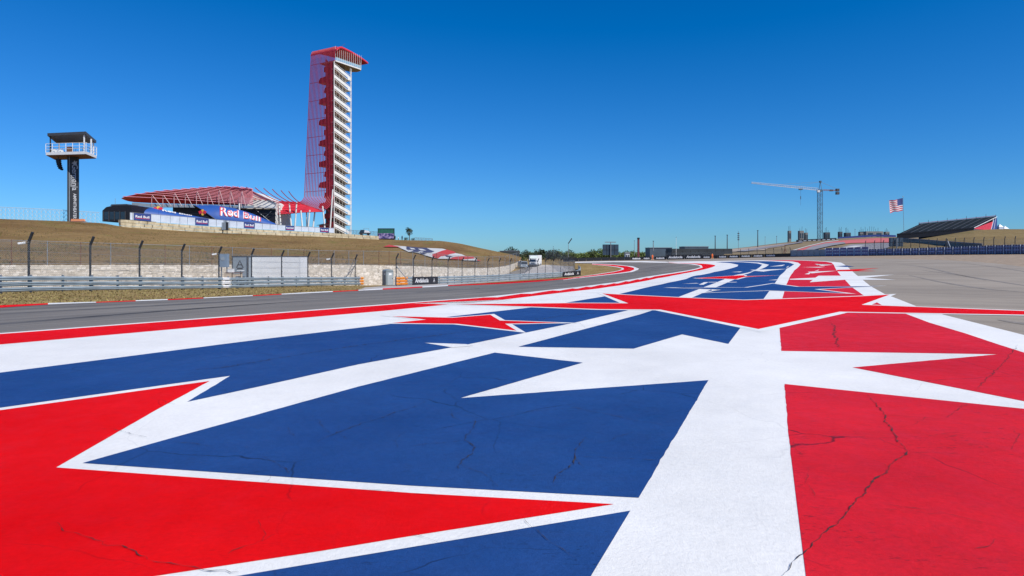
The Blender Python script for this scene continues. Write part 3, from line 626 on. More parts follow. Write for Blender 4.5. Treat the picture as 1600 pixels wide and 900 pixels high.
# ------------------------------------------------------------------ guardrails and debris fences along the track
WPROF = [(0, 0), (0, .025), (.12, .065), (.12, .11), (.015, .13), (.015, .145), (.12, .165), (.12, .21), (0, .25), (0, .268)]
def rail_seg(a, b, z0, parent, m, nsteps=1):
    """one corrugated beam between two ground points"""
    d = (b - a); d.z = 0; d.normalize(); nrm = Vector((d.y, -d.x, 0)); mb = MB()
    fr = [[p + nrm * (o + .01) + Vector((0, 0, z0 + z)) for o, z in WPROF] for p in (a - d * .1, b + d * .1)]
    bk = [[p + nrm * o + Vector((0, 0, z0 + z)) for o, z in WPROF] for p in (a - d * .1, b + d * .1)]
    mb.grid(fr); mb.grid(bk[::-1])
    for k in (0, 1):
        n = len(WPROF); mb.add(fr[k] + bk[k], [(i, i + 1, n + i + 1, n + i) for i in range(n - 1)])
    return mb.build('rail', m, parent)
def guardrail(pts, label, white=None, orange=(), top=1.05):
    root = empty('guardrail', pts[len(pts) // 2], label, 'guardrail', 'guardrails along the track')
    for i in range(len(pts) - 1):
        for k in range(3):
            m = M_ORANGE if i in orange else (M_WVINYL if white == i else M_GALV)
            dd = (pts[i + 1] - pts[i]); dd.z = 0; dd.normalize(); off = Vector((dd.y, -dd.x, 0)) * (.006 * ((i + k) % 2))
            rail_seg(pts[i] + off, pts[i + 1] + off, .06 + k * .335, root, m)
        d = (pts[i + 1] - pts[i]); d.z = 0; d.normalize(); back = Vector((-d.y, d.x, 0)) * .1
        part('post', M_GREYST, root, lambda m: m.bar(pts[i] + back - Vector((0, 0, .3)), pts[i] + back + Vector((0, 0, 1.1)), .12, .1))
    return root
def gp(px, d): x = (px - 800) / F * d; return Vector((x, d, gz(x, d)))
fa_px = [(-285, 28.6), (-165, 32.4), (-55, 36.2), (45, 40), (141, 44.2), (218, 48.4), (284, 52.6), (342, 56.8), (393, 61), (440, 65.2), (481, 69.4), (518, 73.6), (555, 77.8)]
FA = [gp(*a) for a in fa_px]
ra = []
for i in range(len(FA) - 1):
    for k in range(2): ra.append(FA[i].lerp(FA[i + 1], k / 2))
ra.append(FA[-1]); dlast = (FA[-1] - FA[-2]).normalized(); ra += [FA[-1] + dlast * .5, FA[-1] + dlast * 1.15]
off = Vector((.97, -.25, 0)) * .25
ra = [p + off for p in ra]
for p in ra: p.z = gz(p.x, p.y)
iw = min(range(len(ra)), key=lambda i: abs(ra[i].x / ra[i].y * F + 800 - 350))
# the pale joint panel is a short one
q = ra[iw].lerp(ra[iw + 1], .45); ra.insert(iw + 1, q)
guardrail(ra, 'three-beam steel guardrail at the left with one white joint and orange end', iw, (len(ra) - 2,))
RBD = [(619, 73.8), (625, 75), (646, 79.5), (675, 85), (700, 89.5), (722, 93.5), (742, 97.5), (762, 102), (780, 106), (797, 110), (813, 113.5), (827, 116.5), (840, 119), (852, 121.5), (864, 123.7), (876, 125.8), (888, 128.2), (898, 131), (904.5, 136), (906.5, 142), (906, 150), (903, 160)]
rb = []
for i in range(len(RBD) - 1):
    n = 2 if RBD[i][0] > 622 and RBD[i][0] < 780 else 1
    for k in range(n): rb.append(gp(RBD[i][0] + (RBD[i + 1][0] - RBD[i][0]) * k / n, RBD[i][1] + (RBD[i + 1][1] - RBD[i][1]) * k / n))
rb.append(gp(*RBD[-1]))
guardrail(rb, 'steel guardrail curving away past the black banner with an orange start', None, (0, 1))
def debris_post(root, base, out, top=3.75):
    def fn(m):
        m.bar(base - Vector((0, 0, .2)), base + Vector((0, 0, top - .55)), .085, .11)
        m.bar(base + Vector((0, 0, top - .60)), base + out * .30 + Vector((0, 0, top)), .11, .13)
        for k in range(6): m.box(base + out * .07 + Vector((0, 0, .6 + k * .5)), (.06, .06, .05))
    part('post', M_DARKST, root, fn)
def debris_fence(pts, label, top=3.75, m=M_MESH, outv=None, cables=True):
    root = empty('debris_fence', pts[len(pts) // 2], label, 'fence', 'debris fences with bent tops')
    outs = []
    for i, p in enumerate(pts):
        d = pts[min(i + 1, len(pts) - 1)] - pts[max(i - 1, 0)]; d.z = 0; d.normalize(); outs.append(Vector((d.y, -d.x, 0)))
        debris_post(root, p, outs[-1], top)
    if cables:
        for z in np.arange(.9, top - .5, .55):
            part('cable', M_GREYST, root, lambda mm: mm.tube([p + o * .08 + Vector((0, 0, z)) for p, o in zip(pts, outs)], .008, 4))
    fabric('wire_mesh', m, root, [p + o * .09 + Vector((0, 0, .3)) for p, o in zip(pts, outs)], [p + o * .09 + Vector((0, 0, top - .55)) for p, o in zip(pts, outs)])
    return root
f1 = debris_fence(FA, 'debris fence with bent black posts behind the left guardrail')
FB = [gp(a, d + .35) for a, d in RBD[:18] if a != 625]
f2 = debris_fence(FB, 'debris fence with bent posts behind the curving guardrail')
FC = [gp(a, d) for a, d in zip(np.linspace(898, 852, 24), np.linspace(133, 222, 24))]
f3 = debris_fence(FC, 'densely stacked debris fence running away beside the service road', m=M_MESHD, cables=False)
# braces at the fence ends
for root, a, dx, dz in ((f1, FA[-1], (-1.9, -.2), 2.4), (f2, FB[0], (1.7, .6), 2.3), (f2, FB[10], (-1.5, .4), 2.3)):
    part('brace', M_GREYST, root, lambda m: m.tube([a + Vector((0, 0, dz)), a + Vector((dx[0], dx[1], .05))], .05, 6))
# cameras on the posts
for i, px in ((3, 36), (7, 334), (11, 514)):
    b = FA[i] + Vector((0, 0, 3.05)); c = b + Vector((-.32, -.1, 0))
    r_ = empty('track_camera', b, ['small white camera on the leftmost bent fence post', 'small white camera on the bent fence post by the grey cabinet', 'small white camera on a fence post near the guardrail end'][(3, 7, 11).index(i)], 'camera', 'cameras on fence posts')
    part('housing', M_WPANEL, r_, lambda m: (m.tube([c + Vector((-.2, -.1, -.02)), c + Vector((.15, .05, .04))], [.07, .08], 8)))
    part('arm', M_DARKST, r_, lambda m: m.bar(c, b, .04))
# ladder by the left fence end
lad = empty('ladder', FA[-1] + Vector((-1.1, -.1, 0)), 'grey metal ladder leaning at the end of the left debris fence', 'ladder')
la, lb = FA[-1] + Vector((-1.35, .35, 0)), FA[-1] + Vector((-.05, .3, 3.1))
for s in (-.2, .2): part('stile', M_GREYST, lad, lambda m: m.bar(la + Vector((s, 0, 0)), lb + Vector((s, 0, 0)), .05))
for k in range(9): part('rung', M_GREYST, lad, lambda m: m.bar(la.lerp(lb, (k + .7) / 9) - Vector((.2, 0, 0)), la.lerp(lb, (k + .7) / 9) + Vector((.2, 0, 0)), .035))

# ------------------------------------------------------------------ lettering
def text_geo(s, size, bold=0.0, shear=0.0):
    cu = bpy.data.curves.new('lettering', 'FONT'); cu.body = s; cu.size = size; cu.align_x = 'CENTER'; cu.align_y = 'CENTER'; cu.offset = bold; cu.shear = shear; cu.resolution_u = 3
    o = bpy.data.objects.new('lettering', cu); COL.objects.link(o)
    me = bpy.data.meshes.new_from_object(o.evaluated_get(bpy.context.evaluated_depsgraph_get()))
    vs = [v.co.copy() for v in me.vertices]; fs = [tuple(p.vertices) for p in me.polygons]
    bpy.data.objects.remove(o); bpy.data.curves.remove(cu); bpy.data.meshes.remove(me)
    return vs, fs
def put_text(s, size, c, xax, yax, m, parent, bold=0.0, shear=0.0, width=None, name='lettering'):
    vs, fs = text_geo(s, size, bold, shear); xax, yax = Vector(xax).normalized(), Vector(yax).normalized(); c = Vector(c)
    k = 1.
    if width:
        w = max(v.x for v in vs) - min(v.x for v in vs); k = width / w
    mb = MB(); mb.add([c + xax * v.x * k + yax * v.y for v in vs], fs); return mb.build(name, m, parent)
def board(name, a, b, h, m, parent, thick=.08, z0=0):
    d = (b - a); nrm = Vector((d.y, -d.x, 0)).normalized()
    mb = MB(); mb.prism([a + Vector((0, 0, z0)), b + Vector((0, 0, z0)), b + Vector((0, 0, z0 + h)), a + Vector((0, 0, z0 + h))], -nrm * thick)
    o = mb.build(name, m, parent); return o, nrm
def emblem_A(c, s, xax, parent, m):
    xax = Vector(xax).normalized(); up = Vector((0, 0, 1)); mb = MB()
    for sx in (-1, 1):
        mb.add([c + xax * sx * .5 * s - up * .45 * s, c + xax * sx * .32 * s - up * .45 * s, c + up * .35 * s, c + up * .55 * s], [(0, 1, 2, 3)])
    mb.add([c - xax * .25 * s - up * .15 * s, c + xax * .25 * s - up * .15 * s, c + xax * .2 * s - up * .03 * s, c - xax * .2 * s - up * .03 * s], [(0, 1, 2, 3)])
    mb.build('emblem', m, parent)
def track_banner(a, b, h, label, txt=True, group='black banners with white lettering', size=None):
    root = empty('banner', (a + b) / 2, label, 'banner', group)
    o, nrm = board('panel', a, b, h, M_BLACK, root); d = (b - a); L = d.length; c = (a + b) / 2 + nrm * .012 + Vector((0, 0, h * .52))
    put_text('Andalucía', size or h * .75, c - d.normalized() * L * .17, d, (0, 0, 1), M_WVINYL, o, .012, .15, width=L * .52)
    emblem_A(c + d.normalized() * L * .33, h * .55, d, o, M_WVINYL); return root
def railpt(px, pull=.22):
    d = interp([(x, y) for x, y in RBD if x < 905], px); p = gp(px, d); q = gp(px + 3, interp([(x, y) for x, y in RBD if x < 905], px + 3)); t = (q - p); t.z = 0; t.normalize()
    return p + Vector((t.y, -t.x, 0)) * pull
track_banner(railpt(643), railpt(682), 1.0, 'black banner with white lettering beside the orange guardrail start')
a, b = railpt(880, .3), railpt(906, .3)
a = gp(880, 126); b = gp(907.5, 129.5)
track_banner(a, b, 1.0, 'short black banner with white lettering at the guardrail bend')

# ------------------------------------------------------------------ marshal area behind the left guardrail
def gq(px, d): x = (px - 800) / F * d; return Vector((x, d, gz(x, d)))
def crate_box(name, px0, px1, top, d, depth, label, cat, m):
    a, b = gq(px0, d), gq(px1, d); z0 = min(a.z, b.z); zt = P(px0, top, d).z; root = empty(name, (a + b) / 2, label, cat)
    return root, a, b, z0, zt
root, a, b, z0, zt = crate_box('storage_container', 391.5, 469.5, 401.5, 74, 2.4, 'white storage container with ribbed side behind the left guardrail', 'container', None)
w = b.x - a.x
part('body', M_WPANEL, root, lambda m: m.box(((a.x + b.x) / 2, a.y + 1.2, (z0 + zt) / 2), (w, 2.4, zt - z0)))
for k in range(5):
    zz = z0 + (zt - z0) * (.02 + .196 * k)
    part('side_panel', M_WPANEL, root, lambda m: m.box(((a.x + b.x) / 2, a.y - .012, zz + (zt - z0) * .096), (w - .12, .03, (zt - z0) * .196 - .035)))
part('roof', M_DGREY, root, lambda m: m.box(((a.x + b.x) / 2 - .05, a.y + 1.2, zt + .04), (w + .12, 2.46, .1)))
for s in (0, 1): part('corner_post', M_WPANEL, root, lambda m: m.box((a.x + .06 + s * (w - .12), a.y - .02, (z0 + zt) / 2), (.12, .08, zt - z0)))
part('vent', M_GREYP, root, lambda m: m.box((b.x - .45, a.y - .045, z0 + .62), (.55, .03, .14)))
root, a, b, z0, zt = crate_box('grey_shelter', 362.5, 388.5, 401, 73, 2, 'grey panelled marshal shelter with a dark emblem beside the white container', 'shelter', None)
w = b.x - a.x
part('body', M_GREYP, root, lambda m: m.box(((a.x + b.x) / 2, a.y + 1, (z0 + zt) / 2), (w, 2, zt - z0)))
part('roof', M_DGREY, root, lambda m: m.box(((a.x + b.x) / 2, a.y + 1, zt + .04), (w + .15, 2.1, .08)))
part('door_frame', M_DGREY, root, lambda m: (m.box((b.x - .1, a.y - .02, (z0 + zt) / 2), (.2, .06, zt - z0)), m.box((a.x + .06, a.y - .02, (z0 + zt) / 2), (.1, .06, zt - z0))))
ec = Vector(((a.x + b.x) / 2 - .05, a.y - .012, zt - .85)); emblem_A(ec, .9, (1, 0, 0), root, M_DGREY)
part('emblem', M_DGREY, root, lambda m: m.add([ec + Vector((-.4, 0, -.6)), ec + Vector((.4, 0, -.6)), ec + Vector((.25, 0, -.4)), ec + Vector((-.25, 0, -.4))], [(0, 1, 2, 3)]))
part('door', M_DGREY, root, lambda m: m.box(((a.x + b.x) / 2 + .2, a.y - .02, z0 + .55), (.6, .03, 1.1)))
root, a, b, z0, zt = crate_box('electrical_cabinet', 342.5, 354.5, 396.5, 71, 1, 'tall blue-grey electrical cabinet behind the guardrail near a fence post', 'cabinet', None)
part('body', mat('cabinet_blue_grey', (.19, .26, .34), .5, .12, 2), root, lambda m: m.box(((a.x + b.x) / 2, a.y + .3, zt - .75), (b.x - a.x, .6, 1.5)))
part('leg', M_GREYST, root, lambda m: m.box((a.x + .12, a.y + .3, (z0 + zt - 1.4) / 2), (.1, .1, zt - 1.4 - z0)))
part('leg', M_GREYST, root, lambda m: m.box((b.x - .12, a.y + .3, (z0 + zt - 1.4) / 2), (.1, .1, zt - 1.4 - z0)))
part('sign_plate', M_GREYP, root, lambda m: m.tube([(a.x + .4, a.y - .01, zt - .55), (a.x + .4, a.y - .03, zt - .55)], .22, 14))
root = empty('work_table', gq(368, 69.5), 'low brown work table with pale boxes behind the guardrail', 'table'); c = gq(366, 69.5)
part('tabletop', M_BROWN, root, lambda m: m.box(c + Vector((0, 0, 1.5)), (1.7, .7, .08)))
for sx in (-.75, .75): part('leg', M_DARKST, root, lambda m: m.box(c + Vector((sx, 0, .75)), (.07, .5, 1.5)))
for nm, dx, ww, hh, z, m_, lab in (('cardboard_box', -.55, .75, .6, .78, M_BEIGE, 'pale beige box under the left end of the work table'), ('cardboard_box', .4, .85, .55, .78, M_BEIGE, 'tan box under the right end of the work table'), ('white_box', -.3, .5, .32, 1.54, M_WPANEL, 'small white box standing on the brown work table')):
    r2 = empty(nm, c + Vector((dx, -.1, z)), lab, 'box')
    part('body', m_, r2, lambda m: m.box(c + Vector((dx, -.1, z + hh / 2)), (ww, .5, hh))); part('lid', m_, r2, lambda m: m.box(c + Vector((dx, -.1, z + hh + .02)), (ww + .04, .54, .05)))
r2 = empty('shelf_support', c + Vector((0, -.1, 0)), 'dark trestle shelf carrying the boxes under the work table', 'trestle')
part('shelf', M_DARKST, r2, lambda m: m.box(c + Vector((0, -.1, .74)), (1.9, .55, .06)))
for sx in (-.85, .85): part('leg', M_DARKST, r2, lambda m: m.box(c + Vector((sx, -.1, .37)), (.06, .45, .74)))
r2 = empty('signal_panel', gq(376, 68.5), 'small white flag marshal panel on a stand beside the grey shelter', 'panel'); c = gq(376, 68.5)
part('panel', M_WPANEL, r2, lambda m: m.box(c + Vector((0, 0, 1.72)), (.6, .5, .07))); part('pole', M_DARKST, r2, lambda m: m.tube([c, c + Vector((0, 0, 1.7))], .03, 6))
# portable toilet by the wall
c = gq(606, 92); root = empty('portable_toilet', c, 'grey portable toilet standing by the stone wall at the fence gap', 'toilet')
rzt = R(38); Mz = Matrix.Rotation(rzt, 3, 'Z')
def lb(m, cc, sz): m.box(c + Mz @ Vector(cc), sz, rzt)
M_TOIL = mat('toilet_grey', (.22, .26, .27), .5, .1, 2)
part('body', M_TOIL, root, lambda m: lb(m, (0, 0, 1.02), (1.15, 1.2, 2.04)))
tdoor = part('door', mat('toilet_door_grey', (.34, .38, .39), .5, .1, 2), root, lambda m: lb(m, (.05, -.615, .98), (.86, .04, 1.8)))
part('sign_plate', M_WPANEL, tdoor, lambda m: lb(m, (.05, -.64, 1.62), (.4, .02, .28)))
part('handle', M_DARKST, tdoor, lambda m: lb(m, (.38, -.65, 1.0), (.06, .05, .2)))
part('roof', M_TOIL, root, lambda m: (m.prism([c + Mz @ Vector(v) for v in ((-.6, -.63, 2.04), (.6, -.63, 2.04), (.5, -.63, 2.22), (0, -.63, 2.34), (-.5, -.63, 2.22))], Mz @ Vector((0, 1.26, 0)))))
part('vent_panel', M_WPANEL, root, lambda m: lb(m, (-.585, -.2, 1.65), (.02, .3, .2)))
for s in (-.5, 0, .5): part('rib', M_TOIL, root, lambda m: lb(m, (-.59, s, 1.0), (.04, .08, 1.9)))

# ------------------------------------------------------------------ hilltop: block wall, scrim fence
HD = [(186, 191), (195, 193), (300, 204), (400, 215), (500, 228), (592, 241)]
BT = [(186, 343), (200, 343.6), (300, 352), (400, 358.2), (470, 361.5), (540, 365.5), (592, 368.8)]
def hd(px): return interp(HD, px)
def build_blocks():
    root = empty('block_wall', P(390, 366, 214), 'tan limestone block wall along the crest of the hill', 'wall')
    px = 188.
    def top(p): return P(p, interp(BT, p), hd(p))
    pts = [top(p) for p in np.linspace(188, 592, 160)]; L = [0]
    for i in range(1, len(pts)): L.append(L[-1] + (pts[i] - pts[i - 1]).length)
    def at(s): i = max(0, min(len(L) - 2, int(np.searchsorted(L, s)) - 1)); return pts[i].lerp(pts[i + 1], (s - L[i]) / (L[i + 1] - L[i]))
    for course in range(3):
        s = 0 if course % 2 else -.01
        while s < L[-1] - 1:
            w_ = min(random.uniform(2.0, 3.6), L[-1] - s); a, b = at(max(0, s) + .04), at(s + w_ - .04); d = (b - a).normalized(); n_ = Vector((d.y, -d.x, 0)).normalized(); h = .92
            z = -h * (course + 1); ex = n_ * (random.uniform(-.08, .12) + course * .15)
            q = [a + ex + Vector((0, 0, z + .03)), b + ex + Vector((0, 0, z + .03)), b + ex + Vector((0, 0, z + h - .03)), a + ex + Vector((0, 0, z + h - .03))]
            cc = sum(q, Vector()) / 4 + n_ * .1
            q2 = [cc + (p - cc) * .9 + n_ * random.uniform(.06, .16) for p in q]; bk = [p - n_ * 1.2 for p in q]
            mb = MB(); mb.add(q2 + q + bk, [(0, 1, 2, 3), (4, 5, 1, 0), (5, 6, 2, 1), (6, 7, 3, 2), (7, 4, 0, 3), (5, 9, 10, 6), (6, 10, 11, 7), (7, 11, 8, 4)]); mb.build('block', M_BLOCK, root)
            s += w_
build_blocks()
# dark drop shadow needs no help: a low scrim fence stands on the wall
def build_scrim():
    root = empty('event_fence', P(370, 352, 213), 'white scrim event fence with blue banners on top of the block wall', 'fence')
    xs = [203, 207.5, 209, 236, 251, 266, 281, 293, 305, 326, 338, 349, 359, 370, 381, 398, 410, 422, 434, 446, 460, 471, 482, 492, 500, 514, 522]
    logos = {209, 305, 381, 446, 500}
    FT = [(200, 331.5), (250, 335.5), (300, 339.5), (380, 346.5), (450, 352.5), (530, 357)]
    for i in range(len(xs) - 1):
        a = P(xs[i], interp(BT, xs[i]), hd(xs[i]) + .6); b = P(xs[i + 1], interp(BT, xs[i + 1]), hd(xs[i + 1]) + .6)
        h = max(1.0, P(xs[i], interp(FT, xs[i]), hd(xs[i])).z - a.z); logo = xs[i] in logos
        g = (b - a).normalized() * .06
        o, nrm = board('panel', a + g + Vector((0, 0, .12)), b - g + Vector((0, 0, .12)), h - .12, M_LOGOB if logo else M_SCRIM, root, .05)
        part('post', M_GREYST, root, lambda m: m.tube([a, a + Vector((0, 0, h + .15))], .04, 5))
        if logo:
            c = (a + b) / 2 + nrm * .03 + Vector((0, 0, h * .55)); d = b - a
            put_text('Red Bull', h * .42, c, d, Vector((0, 0, 1)), M_WVINYL, o, .02, width=d.length * .8)
            mb = MB(); mb.add([c + d * s + Vector((0, 0, z)) for s, z in ((-.4, -.55), (.4, -.55), (.4, -.42), (-.4, -.42))], [(0, 1, 2, 3)]); mb.build('stripe', M_LOGOR, o)
    part('top_rail', M_GREYST, root, lambda m: m.tube([P(x, interp(FT, x), hd(x) + .55) for x in xs], .035, 5))
build_scrim()

# ------------------------------------------------------------------ blue event tents
def tent(pairs, wdeep, label, skew=0):
    """pairs: (px, base row, ridge row, distance) stations; each section is an arch with its ridge above the middle"""
    st = pairs; root = empty('event_tent', P(st[len(st) // 2][0], st[len(st) // 2][1], st[len(st) // 2][3]), label, 'tent', 'blue event tents')
    N = 40
    def sec(px, t):
        yb, yr, d = (interp([(s[0], s[k]) for s in st], px) for k in (1, 2, 3)); f = interp([(st[0][0], 1), (st[-1][0], .35)], px); W = wdeep * f
        ang = math.pi * t; base = P(px, yb, d); ridge_z = H - (yr - YH) / F * (d + W / 2) ; hgt = max(.2, ridge_z - base.z)
        p = P(px, yb, d); y = d + W * (1 - math.cos(ang)) / 2; x = (px - 800) / F * y
        return Vector((x, y, base.z + hgt * math.sin(ang) ** .85))
    pxs = np.linspace(st[0][0], st[-1][0], N); ts = np.linspace(0, 1, 25); m = MB()
    m.grid([[sec(px + skew * (1 - math.sin(math.pi * t) ** .8) * (1 - (px - pxs[0]) / (pxs[-1] - pxs[0])) ** 2, t) for t in ts] for px in pxs])
    o = m.build('roof_skin', M_STBLUE, root, True); md = o.modifiers.new('thickness', 'SOLIDIFY'); md.thickness = .06
    part('front_arch', M_DARKST, root, lambda mm: mm.tube([sec(pxs[0] + skew * (1 - math.sin(math.pi * t) ** .8), t) for t in ts], .12, 6))
    for k in (14, 26): part('rib', M_STBLUE, root, lambda mm: mm.tube([sec(pxs[k], t) + Vector((0, 0, .02)) for t in ts], .06, 5))
    mm = MB(); aa = [sec(pxs[0] + (.5 if skew else 6), t) for t in ts]; mm.add(aa, [tuple(range(len(aa)))]); mm.build('interior_shade', M_BLACK if skew else M_DGREY, root)  # dark sheet across the open end stands in for the shaded interior
    return root, sec
r1, sec1 = tent([(203, 334, 320, 203), (240, 338, 325, 206), (280, 341.5, 333, 209), (328, 345, 342, 212)], 13, 'long low blue tent with emblem on its slope at the left of the hilltop')
r2t, sec2 = tent([(302, 345, 321, 214), (335, 347, 320.5, 216), (365, 349, 325, 218), (395, 351, 334, 220), (432, 353, 350, 222)], 14, 'big arched blue tent with large lettering beside the red-roofed stage', 42)
def tent_text(sec, s, px0, px1, t0, t1, m, root, lift=.1, bold=.02, shear=0.):
    vs, fs = text_geo(s, 1.0, bold, shear); bm = bmesh.new(); bv = [bm.verts.new(v) for v in vs]
    for f in fs:
        try: bm.faces.new([bv[i] for i in f])
        except ValueError: pass
    x0, x1 = min(v.x for v in vs), max(v.x for v in vs); y0, y1 = min(v.y for v in vs), max(v.y for v in vs)
    bmesh.ops.triangulate(bm, faces=bm.faces[:])
    for k in range(1, 24): bmesh.ops.bisect_plane(bm, geom=bm.verts[:] + bm.edges[:] + bm.faces[:], dist=1e-5, plane_co=(x0 + (x1 - x0) * k / 24, 0, 0), plane_no=(1, 0, 0))
    for k in range(1, 8): bmesh.ops.bisect_plane(bm, geom=bm.verts[:] + bm.edges[:] + bm.faces[:], dist=1e-5, plane_co=(0, y0 + (y1 - y0) * k / 8, 0), plane_no=(0, 1, 0))
    mb = MB(); bm.verts.index_update(); out = []
    for v in bm.verts:
        px = px0 + (px1 - px0) * (v.co.x - x0) / (x1 - x0); t = t0 + (t1 - t0) * (v.co.y - y0) / (y1 - y0); out.append(sec(px, t) + Vector((.02, -.75, .6)) * lift * 1.6)
    mb.add(out, [tuple(v.index for v in f.verts) for f in bm.faces]); bm.free(); mb.build('lettering', m, root)
tent_text(sec2, 'Red Bull', 344, 408, .10, .34, M_WVINYL, r2t, .10, .04); tent_text(sec2, 'Red Bull', 344, 408, .10, .34, mat('letter_red', (.62, .05, .07), .5, .1, 1), r2t, .17, -.012)
tent_text(sec1, 'Red Bull', 254, 300, .24, .46, M_WVINYL, r1, .12, .03)
def bull_emblem(sec, px, t, w, h, root, ax=None):
    c = sec(px, t) + Vector((0, -.6, .5)) * .3; up = Vector((0, .45, .9)).normalized() if ax is None else ax; xa = Vector((1, 0, 0))
    mb = MB(); mb.add([c + xa * math.cos(a) * w * .28 + up * math.sin(a) * h * .5 for a in np.linspace(0, 6.0, 14)], [tuple(range(14))]); mb.build('emblem_disc', M_YELLOW, root)
    for s in (-1, 1):
        mb = MB(); cc = c + Vector((0, -.08, .04)); q = [(.02, -.05), (.12, .22), (.3, .3), (.5, .12), (.62, .15), (.5, -.1), (.42, -.35), (.3, -.15), (.15, -.3)]
        mb.add([cc + xa * s * x * w + up * y * h for x, y in q], [tuple(range(len(q)))]); mb.build('emblem_animal', M_LOGOR, root)
bull_emblem(sec1, 247, .36, 3.2, 1.9, r1); bull_emblem(lambda px, t: P(px, 332.5, 213.4), 317, 0, 2.3, 2.1, r2t, UP)
# black end building of the left tent
c = P(184, 346, 198); root = empty('black_pavilion', c, 'black glazed hospitality pavilion at the left end of the tents', 'pavilion')
def pav(m):
    q = [(160, 346), (160, 329), (166, 323.5), (178, 321), (205, 320.5), (205, 346)]; m.prism([P(x, y, 198) for x, y in q], (0, 14, 0))
part('body', M_BLACK, root, pav)
for k in range(4): part('window', M_GLASSD, root, lambda m: m.prism([P(x, y, 197.96) for x, y in ((163 + k * 8.5, 343), (170 + k * 8.5, 343), (170 + k * 8.5, 331), (163 + k * 8.5, 331))], (0, .03, 0)))
for k in range(5): part('frame', M_DGREY, root, lambda m: m.bar(P(161.6 + k * 8.5, 345.5, 197.9), P(161.6 + k * 8.5, 330, 197.9), .15))
part('roof_unit', M_DGREY, root, lambda m: m.prism([P(x, y, 200) for x, y in ((172, 321.4), (200, 320.4), (198, 318.6), (174, 319.3))], (0, 6, 0)))
part('mast', M_GREYST, root, lambda m: m.tube([P(180, 320, 200), P(180, 310, 200)], .05, 5))

